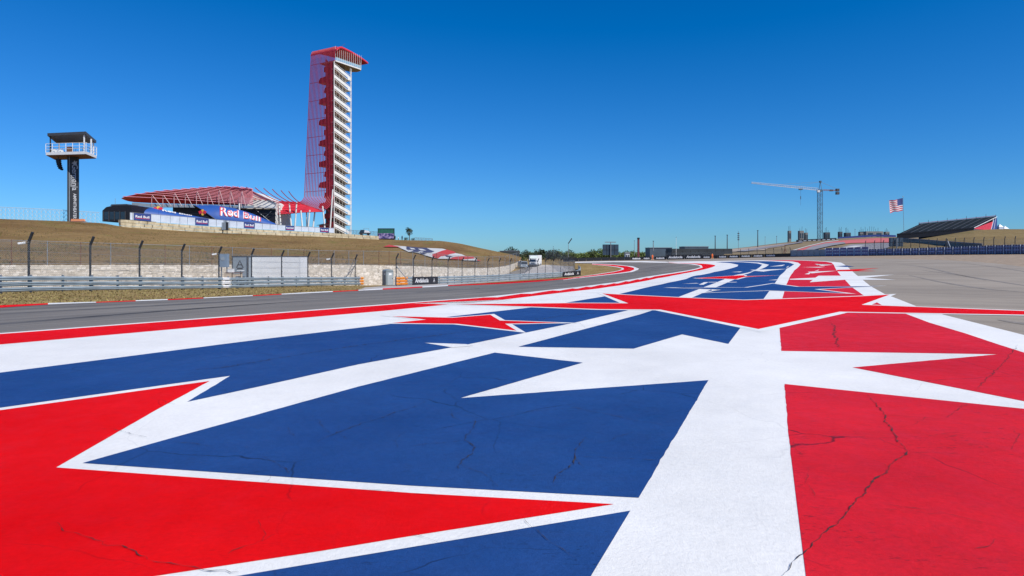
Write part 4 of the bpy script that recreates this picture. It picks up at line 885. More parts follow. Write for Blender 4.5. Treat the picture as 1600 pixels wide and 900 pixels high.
# ------------------------------------------------------------------ observation tower with red veil
TA, TBv = Vector((.866, -.5, 0)), Vector((.5, .866, 0))
TQ = Vector((-71.7, 258, 0)); TZ0, TZ1 = 9.6, 1.7 + (397 - 72) * .2585
def build_tower():
    root = empty('observation_tower', (TQ.x, TQ.y, TZ0), 'tall white stair tower veiled in red steel tubes under a red roof', 'tower')
    def T(a, b, z): return TQ + TA * a + TBv * b + UP * z
    NT = 20; ztop = TZ1; zc = 1.7 + (397 - 306) * .262
    tubes = []
    for i in range(NT):
        f = i / (NT - 1); path = []
        wt, wb = 13.0 * f, 17.0 * f
        # foot of the tube sweeps forward and left into the low canopy
        e = P(505 - 37 * f, 330 - 14 * f, 252 + 8 * f); k0 = T(-wb, 0, zc)
        m1 = Vector((k0.x, k0.y, zc - (zc - e.z) * .55)).lerp(e, .25)
        for t in np.linspace(0, 1, 7): path.append(e.lerp(m1, t).lerp(m1.lerp(k0, t), t))
        for t in (.2, .4, .6, .8, .97): path.append(T(-(wb + (wt - wb) * t), 0, zc + (ztop - 1.6 - zc) * t))
        # over the roof edge and back
        for a_ in (30, 60, 90): path.append(T(-wt, 1.6 * (1 - math.cos(R(a_))), ztop - 1.6 + 1.6 * math.sin(R(a_))))
        o = part('veil_tube', M_TRED, root, lambda m: m.tube(path, .165, 6), True)
        tubes.append(path)
    for k, z in enumerate(np.linspace(zc + 2, ztop - 6, 8)):
        t = (z - zc) / (ztop - 1.6 - zc); w = 17 + (13 - 17) * t
        part('veil_tie', M_TRED, root, lambda m: m.tube([T(-w, .1, z), T(-.3, .1, z)], .1, 5))
    # roof: long red wing, rounded over the veil, tapering to its tip
    rows_t, rows_b = [], []
    for b_ in np.concatenate([np.linspace(0, 3.4, 7), np.linspace(4.6, 19.5, 12)]):
        u = b_ / 19.5; a0 = 1.4 - 1.2 * u; a1 = -13.4 + 8.6 * u ** 1.2; sag = -1.9 * (1 - min(1, b_ / 3.4)) ** 2 - 2.0 * u ** 2.4
        rows_t.append([T(a0 + (a1 - a0) * s, b_, ztop + sag + .35) for s in np.linspace(0, 1, 8)]); rows_b.append([p - UP * .55 for p in rows_t[-1]])
    m = MB(); m.grid(rows_t); m.grid(rows_b)
    rim_t = rows_t[0] + [r[-1] for r in rows_t[1:]] + rows_t[-1][::-1][1:] + [r[0] for r in rows_t[::-1][1:]]; rim_b = [p - UP * .55 for p in rim_t]; m.grid([rim_t, rim_b])
    m.build('roof', M_TRED2, root)
    for k in range(9):
        s = k / 8; part('roof_tube', M_TRED, root, lambda m: m.tube([r[0].lerp(r[-1], s) - UP * .68 for r in rows_t], .12, 5))
    # observation deck and its glass screen
    zd = ztop - 6.3; dk = [T(a, b, zd) for a, b in ((.6, .2), (.9, 14.5), (-.6, 15.7), (-2.6, 16), (-4.6, 15), (-6.5, 10), (-8, 1.2), (-8, .2))]
    deck = part('deck', M_TWHITE, root, lambda m: m.prism(dk, UP * .5)); soff = [p + (T(-3, 7, zd) - p) * .04 for p in dk]
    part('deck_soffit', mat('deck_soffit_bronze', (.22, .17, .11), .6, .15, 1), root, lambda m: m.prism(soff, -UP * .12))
    ring = [p + UP * .5 for p in dk[:6]]
    for i in range(len(ring) - 1):
        n = max(1, int((ring[i + 1] - ring[i]).length / 1.1))
        for k in range(n):
            p = ring[i].lerp(ring[i + 1], k / n); part('deck_column', M_TWHITE, deck, lambda m: m.tube([p, p + UP * 5.6], .06, 5))
    part('deck_rail', M_TWHITE, deck, lambda m: m.tube([p + UP * 1.2 for p in ring], .06, 5))
    part('deck_glass', mat('pale_glass', (.25, .4, .5), .1, .1, 1), root, lambda m: m.grid([[p + UP * .1 for p in ring], [p + UP * 1.15 for p in ring]]))
    # concrete core behind the stairs
    part('core', M_CORE, root, lambda m: m.prism([T(a, b, TZ0 - 1) for a, b in ((-2.2, 2.2), (-2.2, 8.0), (-7.0, 8.0), (-7.0, 2.2))], UP * (zd - TZ0 + 1)))
    # white stair flights on the right-hand face, each falling to the right
    n = 16; st = (zd - 1.2 - TZ0) / n
    for k in range(n):
        z = TZ0 + .2 + k * st + st; drop = st * .68
        for b0, a0, dz in ((0, 0, 0),):
            q = [T(a0, .15, z), T(a0, 8.6, z - drop), T(a0, 8.6, z - drop - 1.25), T(a0, .15, z - 1.25)]
            part('stair_parapet', M_TWHITE, root, lambda m: m.prism(q, -TA * .14))
        for b_ in (1.5, 3.3, 5.1, 6.9):
            zz_ = z - drop * (b_ - .15) / 8.45; part('stair_mullion', mat('stair_tan_steel', (.42, .38, .30), .6, .1, 1), root, lambda m: m.bar(T(-.4, b_, zz_ - 3.9), T(-.4, b_, zz_), .13))
        part('stair_handrail', M_TWHITE, root, lambda m: m.bar(T(.05, .3, z + .45), T(.05, 8.5, z - drop + .45), .1))
        part('landing_parapet', M_TWHITE, root, lambda m: m.prism([T(.02, 7.6, z - drop - 1.75), T(.02, 9.5, z - drop - 1.75), T(.02, 9.5, z - drop - .35), T(.02, 7.6, z - drop - .2)], -TA * .12))
        part('stair_flight', M_TWHITE, root, lambda m: m.prism([T(-.2, .6, z - 1.6), T(-.2, 8.2, z - drop - 1.6), T(-.2, 8.2, z - drop - 1.85), T(-.2, .6, z - 1.85)], -TA * 1.7))
        part('stair_flight', M_CORE, root, lambda m: m.prism([T(-2.0, .8, z - drop - 1.1), T(-2.0, 8.0, z - 1.2), T(-2.0, 8.0, z - 1.4), T(-2.0, .8, z - drop - 1.3)], -TA * .15))
        part('landing', M_TWHITE, root, lambda m: m.prism([T(-.1, 8.0, z - drop - 1.9), T(-.1, 9.4, z - drop - 1.9), T(-3.4, 9.4, z - drop - 1.9), T(-3.4, 8.0, z - drop - 1.9)], UP * .2))
        # red landings reaching out between core and veil
        reach = 6.6 if k % 2 else 9.6
        part('red_landing', M_TRED, root, lambda m: m.prism([T(-.4, .9, z - 2.2), T(-.4, 4.2, z - 2.2), T(-reach, 4.2, z - 2.2), T(-reach, .9, z - 2.2)], UP * .35))
        q = [T(-.5, .8, z - 1.9), T(-reach, .8, z - 1.9), T(-reach * .94, .8, z - .2), T(-.5, .8, z + .9)]
        part('red_screen', mat('red_mesh_screen', (.36, .03, .035), .6, .25, 1.2), root, lambda m: m.prism(q, TBv * .06))
        part('red_flight', M_TRED, root, lambda m: m.prism([T(-1.2, 1.0, z - 1.9), T(-5.8, 1.0, z + st - 2.2), T(-5.8, 1.0, z + st - 1.2), T(-1.2, 1.0, z - .9)], TBv * .08))
    for a, b in ((.1, -.1), (.1, 8.9), (-3.5, 9.5), (.1, 9.6)):
        part('corner_column', M_TWHITE, root, lambda m: m.tube([T(a, b, TZ0 - 1), T(a, b, zd)], .17 if b < 5 else .09, 6))
    for k in range(n):
        z = TZ0 + k * st; part('lattice_brace', M_TWHITE, root, lambda m: (m.bar(T(.1, 8.9, z), T(.1, 9.6, z + st), .07), m.bar(T(.1, 9.6, z), T(.1, 8.9, z + st), .07)))
    part('base', M_CORE, root, lambda m: m.prism([T(a, b, TZ0 - 1) for a, b in ((.2, -.2), (.2, 9.6), (-9, 9.6), (-9, -.2))], UP * .9))
    for px, d in ((528, 262), (533, 268)): part('antenna', M_GREYST, root, lambda m: m.tube([T(-6, 6, ztop), T(-6 + d - 262, 6, ztop + 2.5)], .05, 5))
build_tower()

# ------------------------------------------------------------------ red-roofed stage
def build_stage():
    root = empty('stage_canopy', P(330, 350, 240), 'sweeping red ribbed canopy over the stage at the foot of the tower', 'canopy')
    TOPL = [(190, 309.4), (197, 306.6), (215, 303), (250, 298.4), (300, 294.6), (345, 291.6), (372, 292.6), (394, 295.5)]
    BOT = [(190, 309.8), (198, 313.4), (210, 315.6), (235, 317), (300, 319), (394, 321)]
    rows = []
    for px in np.linspace(190, 394, 42):
        yt, yb = interp(TOPL, px), interp(BOT, px); rows.append([P(px, yt + (yb - yt) * t, 238 + 9 * math.sin(t * 1.5)) for t in np.linspace(0, 1, 9)])
    m = MB(); m.grid(rows); o = m.build('roof_skin', M_TRED2, root, True); md = o.modifiers.new('thickness', 'SOLIDIFY'); md.thickness = .15
    for j in range(15):
        f = j / 14; x0 = 193 + 196 * f ** .9; y0 = interp(TOPL, x0); y1 = 320.4 - 23.5 * f; path = []
        for t in np.linspace(0, 1, 9):
            px = x0 + (396 - x0) * t; py = y0 + (y1 - y0) * t ** 1.15 - .6; path.append(P(px, py, 237.4 + 1.5 * t))
        part('roof_tube', mat('canopy_tube_pink', (.78, .30, .33), .45, .1, .5), root, lambda m: m.tube([p - Vector((0, .35, -.12)) for p in path], .13, 5))
    ends = [(347, 291.2), (358, 291.3), (371, 291.6), (384.5, 292.2), (398.5, 293), (412, 294.2), (425.5, 295.6), (439, 297.4), (451, 298.6)]
    for j, (ex, ey) in enumerate(ends):
        f = j / 8; fx, fy = 424 + 50 * f, 317.5 + 2 * f; cx, cy = ex + (fx - ex) * .38, fy - (fy - ey) * .32; path = []
        A, C_, B = P(ex, ey, 237.5), P(cx, cy, 241), P(fx, fy, 247)
        for t in np.linspace(0, 1, 9): path.append(A.lerp(C_, t).lerp(C_.lerp(B, t), t))
        part('roof_tube', M_TRED, root, lambda m: m.tube(path, .15, 5))
    # low red sheet running to the veil
    top = [(417, 316.5), (440, 314.4), (466, 315.8), (482, 321.5), (504, 329.5)]; bot = [(420, 321), (433, 334.6), (452, 333.8), (470, 331.8), (506, 330.6)]
    rows = [[P(a[0] + (b[0] - a[0]) * t, a[1] + (b[1] - a[1]) * t, 256 - 10 * t) for t in np.linspace(0, 1, 5)] for a, b in zip(top, bot)]
    m = MB(); m.grid(rows); o = m.build('low_roof_skin', M_TRED2, root, True); md = o.modifiers.new('thickness', 'SOLIDIFY'); md.thickness = .15
    for k in range(8):
        t = k / 7; part('roof_tube', M_TRED, root, lambda m: m.tube([r[0].lerp(r[-1], t) - Vector((0, .2, .05)) for r in rows], .11, 5))
    # pale V struts and the long beam under the canopy
    for k, px in enumerate(np.arange(238, 392, 17.5)):
        yt = interp(TOPL, px) + 5 + 2 * (k % 2); d = 236.2
        part('strut', mat('strut_pale_pink', (.62, .42, .40), .5, .08, 1), root, lambda m: (m.tube([P(px, yt, d), P(px + 13 - k * .9, 322, d)], .1, 5), m.tube([P(px - 1, yt + 2, d + .5), P(px - 1, 323, d + .5)], .1, 5)))
    part('beam', M_GREYP, root, lambda m: m.prism([P(x, y, 237) for x, y in ((206, 316.5), (234, 318.2), (395, 321.6), (395, 325), (234, 323.6), (206, 320.5))], (0, 1.2, 0)))
    for x0, x1, y0, y1, d in ((436, 439, 320, 352, 246), (440, 438, 320, 352, 249), (452, 455.5, 318, 354, 247), (463.5, 460.5, 316, 356, 246), (470, 473, 329, 356, 245), (479, 480, 331, 357, 247), (484, 481, 328, 357, 246), (492, 488.5, 331, 357, 248), (504, 508, 322, 358, 246), (520, 515.5, 296, 358, 250), (374, 374, 318, 350, 236)):
        part('column', M_TWHITE, root, lambda m: m.tube([P(x0, y0, d), P(x1, y1 + 4, d)], .28, 7))
    s = empty('stage_house', P(395, 352, 250), 'white stage house with dark opening under the red canopy', 'building')
    part('wall', M_TWHITE, s, lambda m: m.prism([P(x, y, 244) for x, y in ((372, 352), (372, 296.8), (380, 296), (396, 300.5), (412, 308), (431, 318), (431, 352))], (0, 16, 0)))
    part('roof_edge', M_GREYST, s, lambda m: m.tube([P(x, y, 243.8) for x, y in ((371, 296.6), (380, 295.6), (396, 300), (412, 307.5), (432, 317.8))], .25, 5))
    part('stage_opening', M_BLACK, s, lambda m: m.prism([P(x, y, 243.7) for x, y in ((334, 352), (334, 324), (378, 323), (430, 326), (430, 352))], (0, .25, 0)))
    part('ledge', M_TWHITE, s, lambda m: m.prism([P(x, y, 242.8) for x, y in ((364, 323), (380, 320), (425, 321.5), (432, 324), (432, 326.5), (364, 326))], (0, .8, 0)))
    for a, b in (((340, 330), (362, 348)), ((362, 330), (348, 348)), ((400, 328), (424, 348)), ((424, 330), (404, 349))): part('truss', M_GREYST, s, lambda m: m.tube([P(*a, 243.4), P(*b, 243.4)], .1, 5))
    part('stage_front', M_BLACK, s, lambda m: m.prism([P(x, y, 241) for x, y in ((270, 344), (270, 324), (335, 325), (335, 349))], (0, .3, 0)))
    part('light_bar', M_GREYST, s, lambda m: m.tube([P(372, 323.4, 242.2), P(430, 325.6, 242.2)], .18, 5))
build_stage()

# ------------------------------------------------------------------ speaker tower at the left
def build_speaker_tower():
    d = 182; root = empty('speaker_tower', P(115, 346, d), 'dark tower with white railed platform and lettered banner at far left', 'tower')
    xc = P(114.3, 0, d).x; zt, zb = P(0, 245, d).z, P(0, 349, d).z; w = 2.8; th = R(34); Rt = Matrix.Rotation(th, 3, 'Z'); ax = Rt @ Vector((1, 0, 0)); fr = Rt @ Vector((0, -1, 0))
    def S(u, v, z): return Vector((xc, d, z)) + ax * u + fr * v          # u across the face, v out of it
    zm = (zt + zb) / 2; hh_ = zt - zb
    part('shaft', mat('shaft_charcoal', (.022, .024, .028), .6, .2, .5), root, lambda m: m.box(S(0, -w / 2, zm), (w, w, hh_), th))
    part('edge_strip', M_GREYP, root, lambda m: m.box(S(-w / 2 + .5, .03, zm), (.14, .06, hh_), th))
    bn = part('banner', mat('banner_near_black', (.016, .017, .02), .5, .2, .4), root, lambda m: m.box(S(.3, .06, zm - .3), (w - .65, .06, hh_ - .8), th))
    put_text('Germania', 1.9, S(.35, .105, P(0, 277, d).z), (0, 0, -1), ax, mat('letter_grey', (.42, .44, .46), .6, .1, 2), bn, .02, width=7.4)
    put_text('insurance', .7, S(-.42, .105, P(0, 283, d).z), (0, 0, -1), ax, MATS['letter_grey'], bn, .01, width=3.2)
    put_text('AMPHITHEATER', 1.05, S(.35, .105, P(0, 322, d).z), (0, 0, -1), ax, mat('letter_pale', (.58, .59, .6), .6, .1, 2), bn, .01, width=7.2)
    q = [(0, .9), (.35, .5), (.8, .7), (.55, .15), (.7, -.4), (.2, -.2), (-.3, -.7), (-.35, -.1), (-.8, .1), (-.3, .35)]
    part('emblem', MATS['letter_grey'], bn, lambda m: m.add([S(.3 + a_ * .85, .105, P(0, 255.5, d).z + b_) for a_, b_ in q], [tuple(range(len(q)))]))
    # platform, turned a little so that its right end shows
    zp = P(0, 244, d).z; pl = [P(71.5, 0, d - 2), P(134.5, 0, d - 4), P(151, 0, d + 4), P(86, 0, d + 7)]; pl = [Vector((p.x, p.y, zp)) for p in pl]
    part('platform', M_WPANEL, root, lambda m: m.prism(pl, UP * .75)); part('platform_soffit', M_BROWN, root, lambda m: m.prism([p + (pl[0].lerp(pl[2], .5) - p) * .03 - UP * .14 for p in pl], UP * .12))
    for i in range(4):
        a, b = pl[i], pl[(i + 1) % 4]; n = 6 if i % 2 == 0 else 2
        for k in range(n): p = a.lerp(b, k / n); part('rail_post', M_WPANEL, root, lambda m: m.tube([p + UP * .7, p + UP * 3.2], .07, 5))
        for z in (3.2, 2.35, 1.6): part('handrail', M_WPANEL, root, lambda m: m.tube([a + UP * z, b + UP * z], .055, 5))
    zr = P(0, 217, d).z; rp = [P(74, 0, d - 2), P(134, 0, d - 4), P(150.5, 0, d + 4), P(88, 0, d + 7)]; rp = [Vector((p.x, p.y, zr)) for p in rp]
    part('roof', M_DGREY, root, lambda m: m.prism([rp[0] + UP * .5, rp[1] + UP * .6, rp[2] - UP * .5, rp[3]], UP * .75))
    for p, mm_ in ((rp[0].lerp(rp[2], .06), M_DARKST), (rp[1].lerp(rp[3], .05), M_WPANEL), (rp[2].lerp(rp[0], .06), M_WPANEL), (rp[3].lerp(rp[1], .1), M_DARKST)): part('roof_post', mm_, root, lambda m: m.bar(Vector((p.x, p.y, zp + .7)), Vector((p.x, p.y, zr + .5)), .25))
    b0 = rp[1].lerp(rp[2], .5); part('roof_post', M_WPANEL, root, lambda m: m.bar(Vector((b0.x, b0.y, zp + .7)), Vector((b0.x, b0.y, zr)), .3))
    part('equipment_crate', M_BROWN, root, lambda m: m.box(pl[0].lerp(pl[1], .48) + Vector((0, 2, 1.6)), (1.2, 1, 1.7)))
    for t_, s_ in ((.12, 1.0), (.27, .8)): part('equipment_case', M_WPANEL, root, lambda m: m.box(pl[0].lerp(pl[1], t_) + Vector((0, 1.5, 1.2)), (1.1, 1, s_)))
    la = empty('line_array_speaker', P(92, 248, d), 'curved black hanging loudspeaker array below the tower platform', 'speaker')
    for k in range(6):
        a_ = k / 5; p = P(91.5 + 3.4 * a_ ** 2, 249.5 + 14 * a_, d); part('speaker_box', M_BLACK, la, lambda m: m.box(p, (1.05, .8, .5), 0, tilt=Matrix.Rotation(R(6 + 26 * a_), 3, 'Y')))
    part('hanger', M_DARKST, la, lambda m: m.bar(P(91.5, 245, d), P(91.5, 249.5, d), .12))
build_speaker_tower()
# white lattice fence and orange barrier on the hill at far left
root = empty('lattice_fence', P(70, 345, 184), 'pale white lattice fence along the hill crest at far left', 'fence')
fx = np.linspace(-160, 156, 46); LT = [(-160, 318), (0, 323.4), (80, 327), (156, 332)]; LB = [(-160, 342), (0, 343.5), (100, 347), (156, 349)]
M_LAT = mat('lattice_pale', (.58, .66, .70), .5, .1, 1)
for i in range(len(fx) - 1):
    a0, a1, b0, b1 = P(fx[i], interp(LB, fx[i]), 184), P(fx[i], interp(LT, fx[i]), 184), P(fx[i + 1], interp(LB, fx[i + 1]), 184), P(fx[i + 1], interp(LT, fx[i + 1]), 184)
    def fn(m):
        m.bar(a0, a1, .06); mid0 = a0.lerp(b0, .5); mid1 = a1.lerp(b1, .5)
        for z in (0, .33, .66):
            m.bar(a0.lerp(a1, z), mid0.lerp(mid1, z + .33), .05); m.bar(mid0.lerp(mid1, z + .33), b0.lerp(b1, z), .05)
    part('lattice_panel', M_LAT, root, fn)
for L in (LT, LB): part('rail', M_LAT, root, lambda m: m.tube([P(x, interp(L, x), 184) for x in fx], .06, 5))
root = empty('barrier', P(121, 346, 172), 'low orange plastic barrier at the foot of the speaker tower', 'barrier'); c = P(121, 346.5, 172)
part('body', mat('faded_orange_plastic', (.80, .30, .14), .6, .1, 1), root, lambda m: m.prism([c + Vector(v) for v in ((-1.9, 0, 0), (1.9, 0, 0), (1.7, 0, .75), (-1.7, 0, .75))], (0, .5, 0)))
part('foot', M_DGREY, root, lambda m: m.box(c + Vector((0, .25, .05)), (4.0, .8, .12)))

# ------------------------------------------------------------------ people
def person(loc, hgt, rz, label, top_m, leg_m, lean=0.0, arms=(.25, .25)):
    root = empty('person', loc, label, 'person'); k = hgt / 1.75; loc = Vector(loc); Mz = Matrix.Rotation(rz, 3, 'Z')
    V = [(0, 0, .95), (0, .01, 1.15), (0, .02, 1.38), (0, 0, 1.5), (0, -.02, 1.6), (0, -.02, 1.7), (.1, 0, .9), (.11, -.02, .5), (.11, 0, .09), (.11, -.13, .03), (-.1, 0, .9), (-.12, -.02, .5), (-.12, .04, .09), (-.12, -.09, .03),
         (.19, .02, 1.4), (.19 + arms[0] * .35, .02, 1.13), (.19 + arms[0] * .5, -.12, .9), (-.19, .02, 1.4), (-.19 - arms[1] * .35, .02, 1.13), (-.19 - arms[1] * .5, -.12, .9)]
    E_ = [(0, 1), (1, 2), (2, 3), (3, 4), (4, 5), (0, 6), (6, 7), (7, 8), (8, 9), (0, 10), (10, 11), (11, 12), (12, 13), (2, 14), (14, 15), (15, 16), (2, 17), (17, 18), (18, 19)]
    rad = [.15, .14, .17, .06, .09, .085, .1, .07, .045, .04, .1, .07, .045, .04, .07, .05, .035, .07, .05, .035]
    me = bpy.data.meshes.new('body'); me.from_pydata([tuple(Mz @ Vector(v) * k) for v in V], E_, [])
    bm = bmesh.new(); bm.from_mesh(me); ly = bm.verts.layers.skin.verify(); bm.verts.ensure_lookup_table()
    for v, r_ in zip(bm.verts, rad): v[ly].radius = (r_ * k, r_ * k)
    bm.verts[0][ly].use_root = True; bm.to_mesh(me); bm.free(); me.materials.append(top_m)
    o = bpy.data.objects.new('body', me); COL.objects.link(o); o.parent = root; o.modifiers.new('skin', 'SKIN'); o.modifiers.new('sub', 'SUBSURF').render_levels = 1
    part('trousers', leg_m, root, lambda m: (m.tube([loc + Mz @ Vector((.1, 0, .98)) * k, loc + Mz @ Vector((.11, -.02, .5)) * k, loc + Mz @ Vector((.11, 0, .1)) * k], [.13 * k, .09 * k, .07 * k], 8), m.tube([loc + Mz @ Vector((-.1, 0, .98)) * k, loc + Mz @ Vector((-.12, -.02, .5)) * k, loc + Mz @ Vector((-.12, .04, .1)) * k], [.13 * k, .09 * k, .07 * k], 8)))
    part('face', M_SKIN, root, lambda m: m.tube([loc + Mz @ Vector((0, -.02, 1.53)) * k, loc + Mz @ Vector((0, -.045, 1.63)) * k, loc + Mz @ Vector((0, -.03, 1.72)) * k], [.06 * k, .1 * k, .06 * k], 8))
    part('hair', M_BROWN, root, lambda m: m.tube([loc + Mz @ Vector((0, .02, 1.6)) * k, loc + Mz @ Vector((0, .015, 1.7)) * k, loc + Mz @ Vector((0, 0, 1.76)) * k], [.09 * k, .105 * k, .05 * k], 8))
    return root
def hz(px, d):
    """height of the hilltop plateau at a column"""
    return P(px, interp(CREST, px), interp(CRESTD, px)).z + .2
for px, d, h, lab, tm in ((617.3, 246, 1.75, 'person in dark clothes standing beside the hilltop screen', M_CLOTHD), (622.5, 246, 1.2, 'person in white top crouched low on the hilltop beside the screen', M_CLOTHW), (628.3, 247, 1.8, 'person in navy standing apart near the small hilltop tree', mat('navy_cloth', (.03, .06, .16), .8, .2, 4))):
    x = (px - 800) / F * d; person((x, d, hz(px, d) - .1), h, R(20), lab, tm, M_CLOTHD)

# hilltop screen, utility vehicle, umbrella, camera stand, little tree
root = empty('video_screen', P(603, 374, 244), 'big dark video screen standing on the hill crest', 'screen'); zb = hz(603, 244)
sa, sb = P(590, 0, 244).x, P(616, 0, 244).x; st_ = P(0, 358, 244).z
part('cabinet', M_BLACK, root, lambda m: m.box(((sa + sb) / 2, 244.4, (zb + st_) / 2), (sb - sa, .6, st_ - zb + .6)))
def scr_mat():
    m = bpy.data.materials.new('screen_picture'); m.use_nodes = True; n, l = m.node_tree.nodes, m.node_tree.links; b = n['Principled BSDF']; b.inputs['Roughness'].default_value = .3
    tc = n.new('ShaderNodeTexCoord'); t = n.new('ShaderNodeTexNoise'); t.inputs['Scale'].default_value = 1.1; t.inputs['Detail'].default_value = 4; l.new(tc.outputs['Object'], t.inputs['Vector'])
    sp = n.new('ShaderNodeSeparateXYZ'); l.new(tc.outputs['Object'], sp.inputs[0]); lt = n.new('ShaderNodeMath'); lt.operation = 'GREATER_THAN'; lt.inputs[1].default_value = 2.0; l.new(sp.outputs['Z'], lt.inputs[0])
    r1 = n.new('ShaderNodeValToRGB'); l.new(t.outputs['Fac'], r1.inputs[0]); e = r1.color_ramp.elements; e[0].position, e[1].position = .4, .66; e[0].color, e[1].color = (.02, .02, .12, 1), (.45, .35, .55, 1)
    r2_ = n.new('ShaderNodeValToRGB'); l.new(t.outputs['Fac'], r2_.inputs[0]); e = r2_.color_ramp.elements; e[0].color, e[1].color = (.01, .04, .04, 1), (.04, .2, .12, 1)
    mx = n.new('ShaderNodeMix'); mx.data_type = 'RGBA'; l.new(lt.outputs[0], mx.inputs[0]); l.new(r1.outputs[0], mx.inputs[6]); l.new(r2_.outputs[0], mx.inputs[7])
    l.new(mx.outputs[2], b.inputs['Base Color']); l.new(mx.outputs[2], b.inputs['Emission Color']); b.inputs['Emission Strength'].default_value = .12; return m
part('display', scr_mat(), root, lambda m: m.box(((sa + sb) / 2, 244.07, (zb + st_) / 2 + .15), (sb - sa - .5, .05, st_ - zb - .4)))
for s in (sa + .8, sb - .8): part('leg', M_DARKST, root, lambda m: m.box((s, 245, zb + .2), (.2, .6, 1.6)))
root = empty('utility_vehicle', P(570, 368, 243), 'small dark utility cart with white load behind the wall right of the tower', 'cart'); zz = P(570, 367.5, 243).z; cx = P(570, 0, 243).x
part('chassis', M_DGREY, root, lambda m: m.box((cx, 243, zz + .75), (4.2, 1.6, .4)))
part('cab', M_GLASSD, root, lambda m: m.prism([(cx - 1.9, 242.2, zz + .9), (cx - .2, 242.2, zz + .9), (cx - .3, 242.2, zz + 1.9), (cx - 1.4, 242.2, zz + 1.9)], (0, 1.6, 0)))
part('roof', M_DGREY, root, lambda m: m.box((cx - .8, 243, zz + 1.95), (1.5, 1.7, .1)))
part('load', M_WPANEL, root, lambda m: m.prism([(cx - .1, 242.4, zz + .95), (cx + 1.9, 242.4, zz + .95), (cx + 1.2, 242.4, zz + 1.7), (cx + .1, 242.4, zz + 1.9)], (0, 1.2, 0)))
for s in (-1.3, 1.3):
    for y in (242.3, 243.7): part('wheel', M_TYRE, root, lambda m: m.tube([(cx + s, y - .12, zz + .35), (cx + s, y + .12, zz + .35)], .38, 12))
for s in (-.4, 1.5): part('rack_post', M_GREYST, root, lambda m: m.tube([(cx + s, 243, zz + .9), (cx + s, 243, zz + 2.6)], .05, 5))
part('rack', M_GREYST, root, lambda m: m.tube([(cx - .4, 243, zz + 2.6), (cx + 1.5, 243, zz + 2.6)], .05, 5))
for nm, xa, xb, ya, yb, lab in (('wire_fence', 541, 590, 359, 369, 'light wire fence on the hilltop between tower and screen'), ('wire_fence', 648, 676, 371, 376.5, 'short wire fence on the bare crest right of the small tree')):
    d = 243; root = empty(nm, P((xa + xb) / 2, yb, d), lab, 'fence'); xs = np.linspace(xa, xb, int((xb - xa) / 5) + 1); zt0 = P(0, ya, d).z
    bz = (lambda x: hz(x, d) - .2)
    for x in xs: part('post', M_GREYST, root, lambda m: m.tube([(P(x, 0, d).x, d, bz(x)), (P(x, 0, d).x, d, P(x, ya + (x - xa) * .06, d).z)], .05, 5))
    hi_ = [Vector((P(x, 0, d).x, d, P(x, ya + (x - xa) * .06, d).z)) for x in xs]; lo_ = [Vector((P(x, 0, d).x, d, bz(x))) for x in xs]
    part('top_rail', M_GREYST, root, lambda m: m.tube(hi_, .04, 5)); fabric('wire_mesh', M_MESHD, root, lo_, hi_)
root = empty('patio_umbrella', P(505, 360, 231), 'flat dark patio umbrella in front of the tower foot', 'umbrella'); c = P(505, 351, 231)
part('canopy', M_BLACK, root, lambda m: m.add([c + Vector((2.5 * math.cos(a), 2.5 * math.sin(a), -.25)) for a in np.linspace(0, 2 * math.pi, 9)[:-1]] + [c + Vector((0, 0, .3))], [(i, (i + 1) % 8, 8) for i in range(8)] + [tuple(range(7, -1, -1))]))
part('pole', M_GREYST, root, lambda m: m.tube([c - UP * 3.2, c], .06, 6))
root = empty('camera_stand', P(352, 361, 208), 'small dark camera stand with grey boxes on the block wall', 'stand'); c = P(352, 360.5, 205.5)
part('platform', M_DARKST, root, lambda m: m.box(c + UP * .2, (3.2, 1.6, .15)))
for s in (-.9, .6): part('leg', M_DARKST, root, lambda m: m.bar(c + Vector((s, 0, .1)), c + Vector((s, 0, -.9)), .15))
for s, h_, mm_ in ((-.7, 2.4, M_GREYP), (.1, 3.0, M_GREYP), (.6, 2.5, M_DARKST)): part('case', mm_, root, lambda m: m.box(c + Vector((s, 0, .25 + h_ / 2)), (.62, .7, h_)))

# ------------------------------------------------------------------ small tree on the crest and the far trees
def tree_meshes(seed, crown_r, crown_h, trunk_h, nleaf, leaf, lumps=7):
    r = random.Random(seed); tm = MB()
    tm.tube([(0, 0, -.3), (.05, 0, trunk_h * .6), (0, .05, trunk_h + crown_h * .45)], [.16 * trunk_h / 2 + .05, .1 * trunk_h / 2 + .04, .03], 6)
    cl = [(Vector((r.uniform(-.6, .6) * crown_r, r.uniform(-.6, .6) * crown_r, trunk_h + crown_h * r.uniform(.2, .85))), crown_r * r.uniform(.32, .6)) for _ in range(lumps)]
    for c, q in cl: tm.tube([(0, 0, trunk_h * .8), tuple(c)], [.06, .02], 4)
    lm = MB()
    for _ in range(nleaf):
        c, q = r.choice(cl); d = Vector((r.gauss(0, 1), r.gauss(0, 1), r.gauss(0, .8))).normalized(); p = c + d * q * r.uniform(.55, 1.05); p.z = max(p.z, trunk_h * .6)
        a = Vector((r.gauss(0, 1), r.gauss(0, 1), r.gauss(0, 1))).normalized(); b = a.cross(d + Vector((.1, .2, .3))).normalized(); sz = leaf * r.uniform(.6, 1.4)
        lm.add([p - a * sz, p + b * sz * .7, p + a * sz, p - b * sz * .7], [(0, 1, 2, 3)])
    def mk(m, nm, mt):
        me = bpy.data.meshes.new(nm); me.from_pydata(m.v, [], m.f); me.materials.append(mt); return me
    return mk(tm, 'trunk', M_BARK), lm, mk
def make_tree(name, loc, meshes, scale, rz, label, group=None):
    root = empty(name, loc, label, 'tree', group); root.scale = (scale,) * 3; root.rotation_euler.z = rz
    for nm, me in zip(('trunk', 'crown'), meshes):
        o = bpy.data.objects.new(nm, me); COL.objects.link(o); o.parent = root
    return root
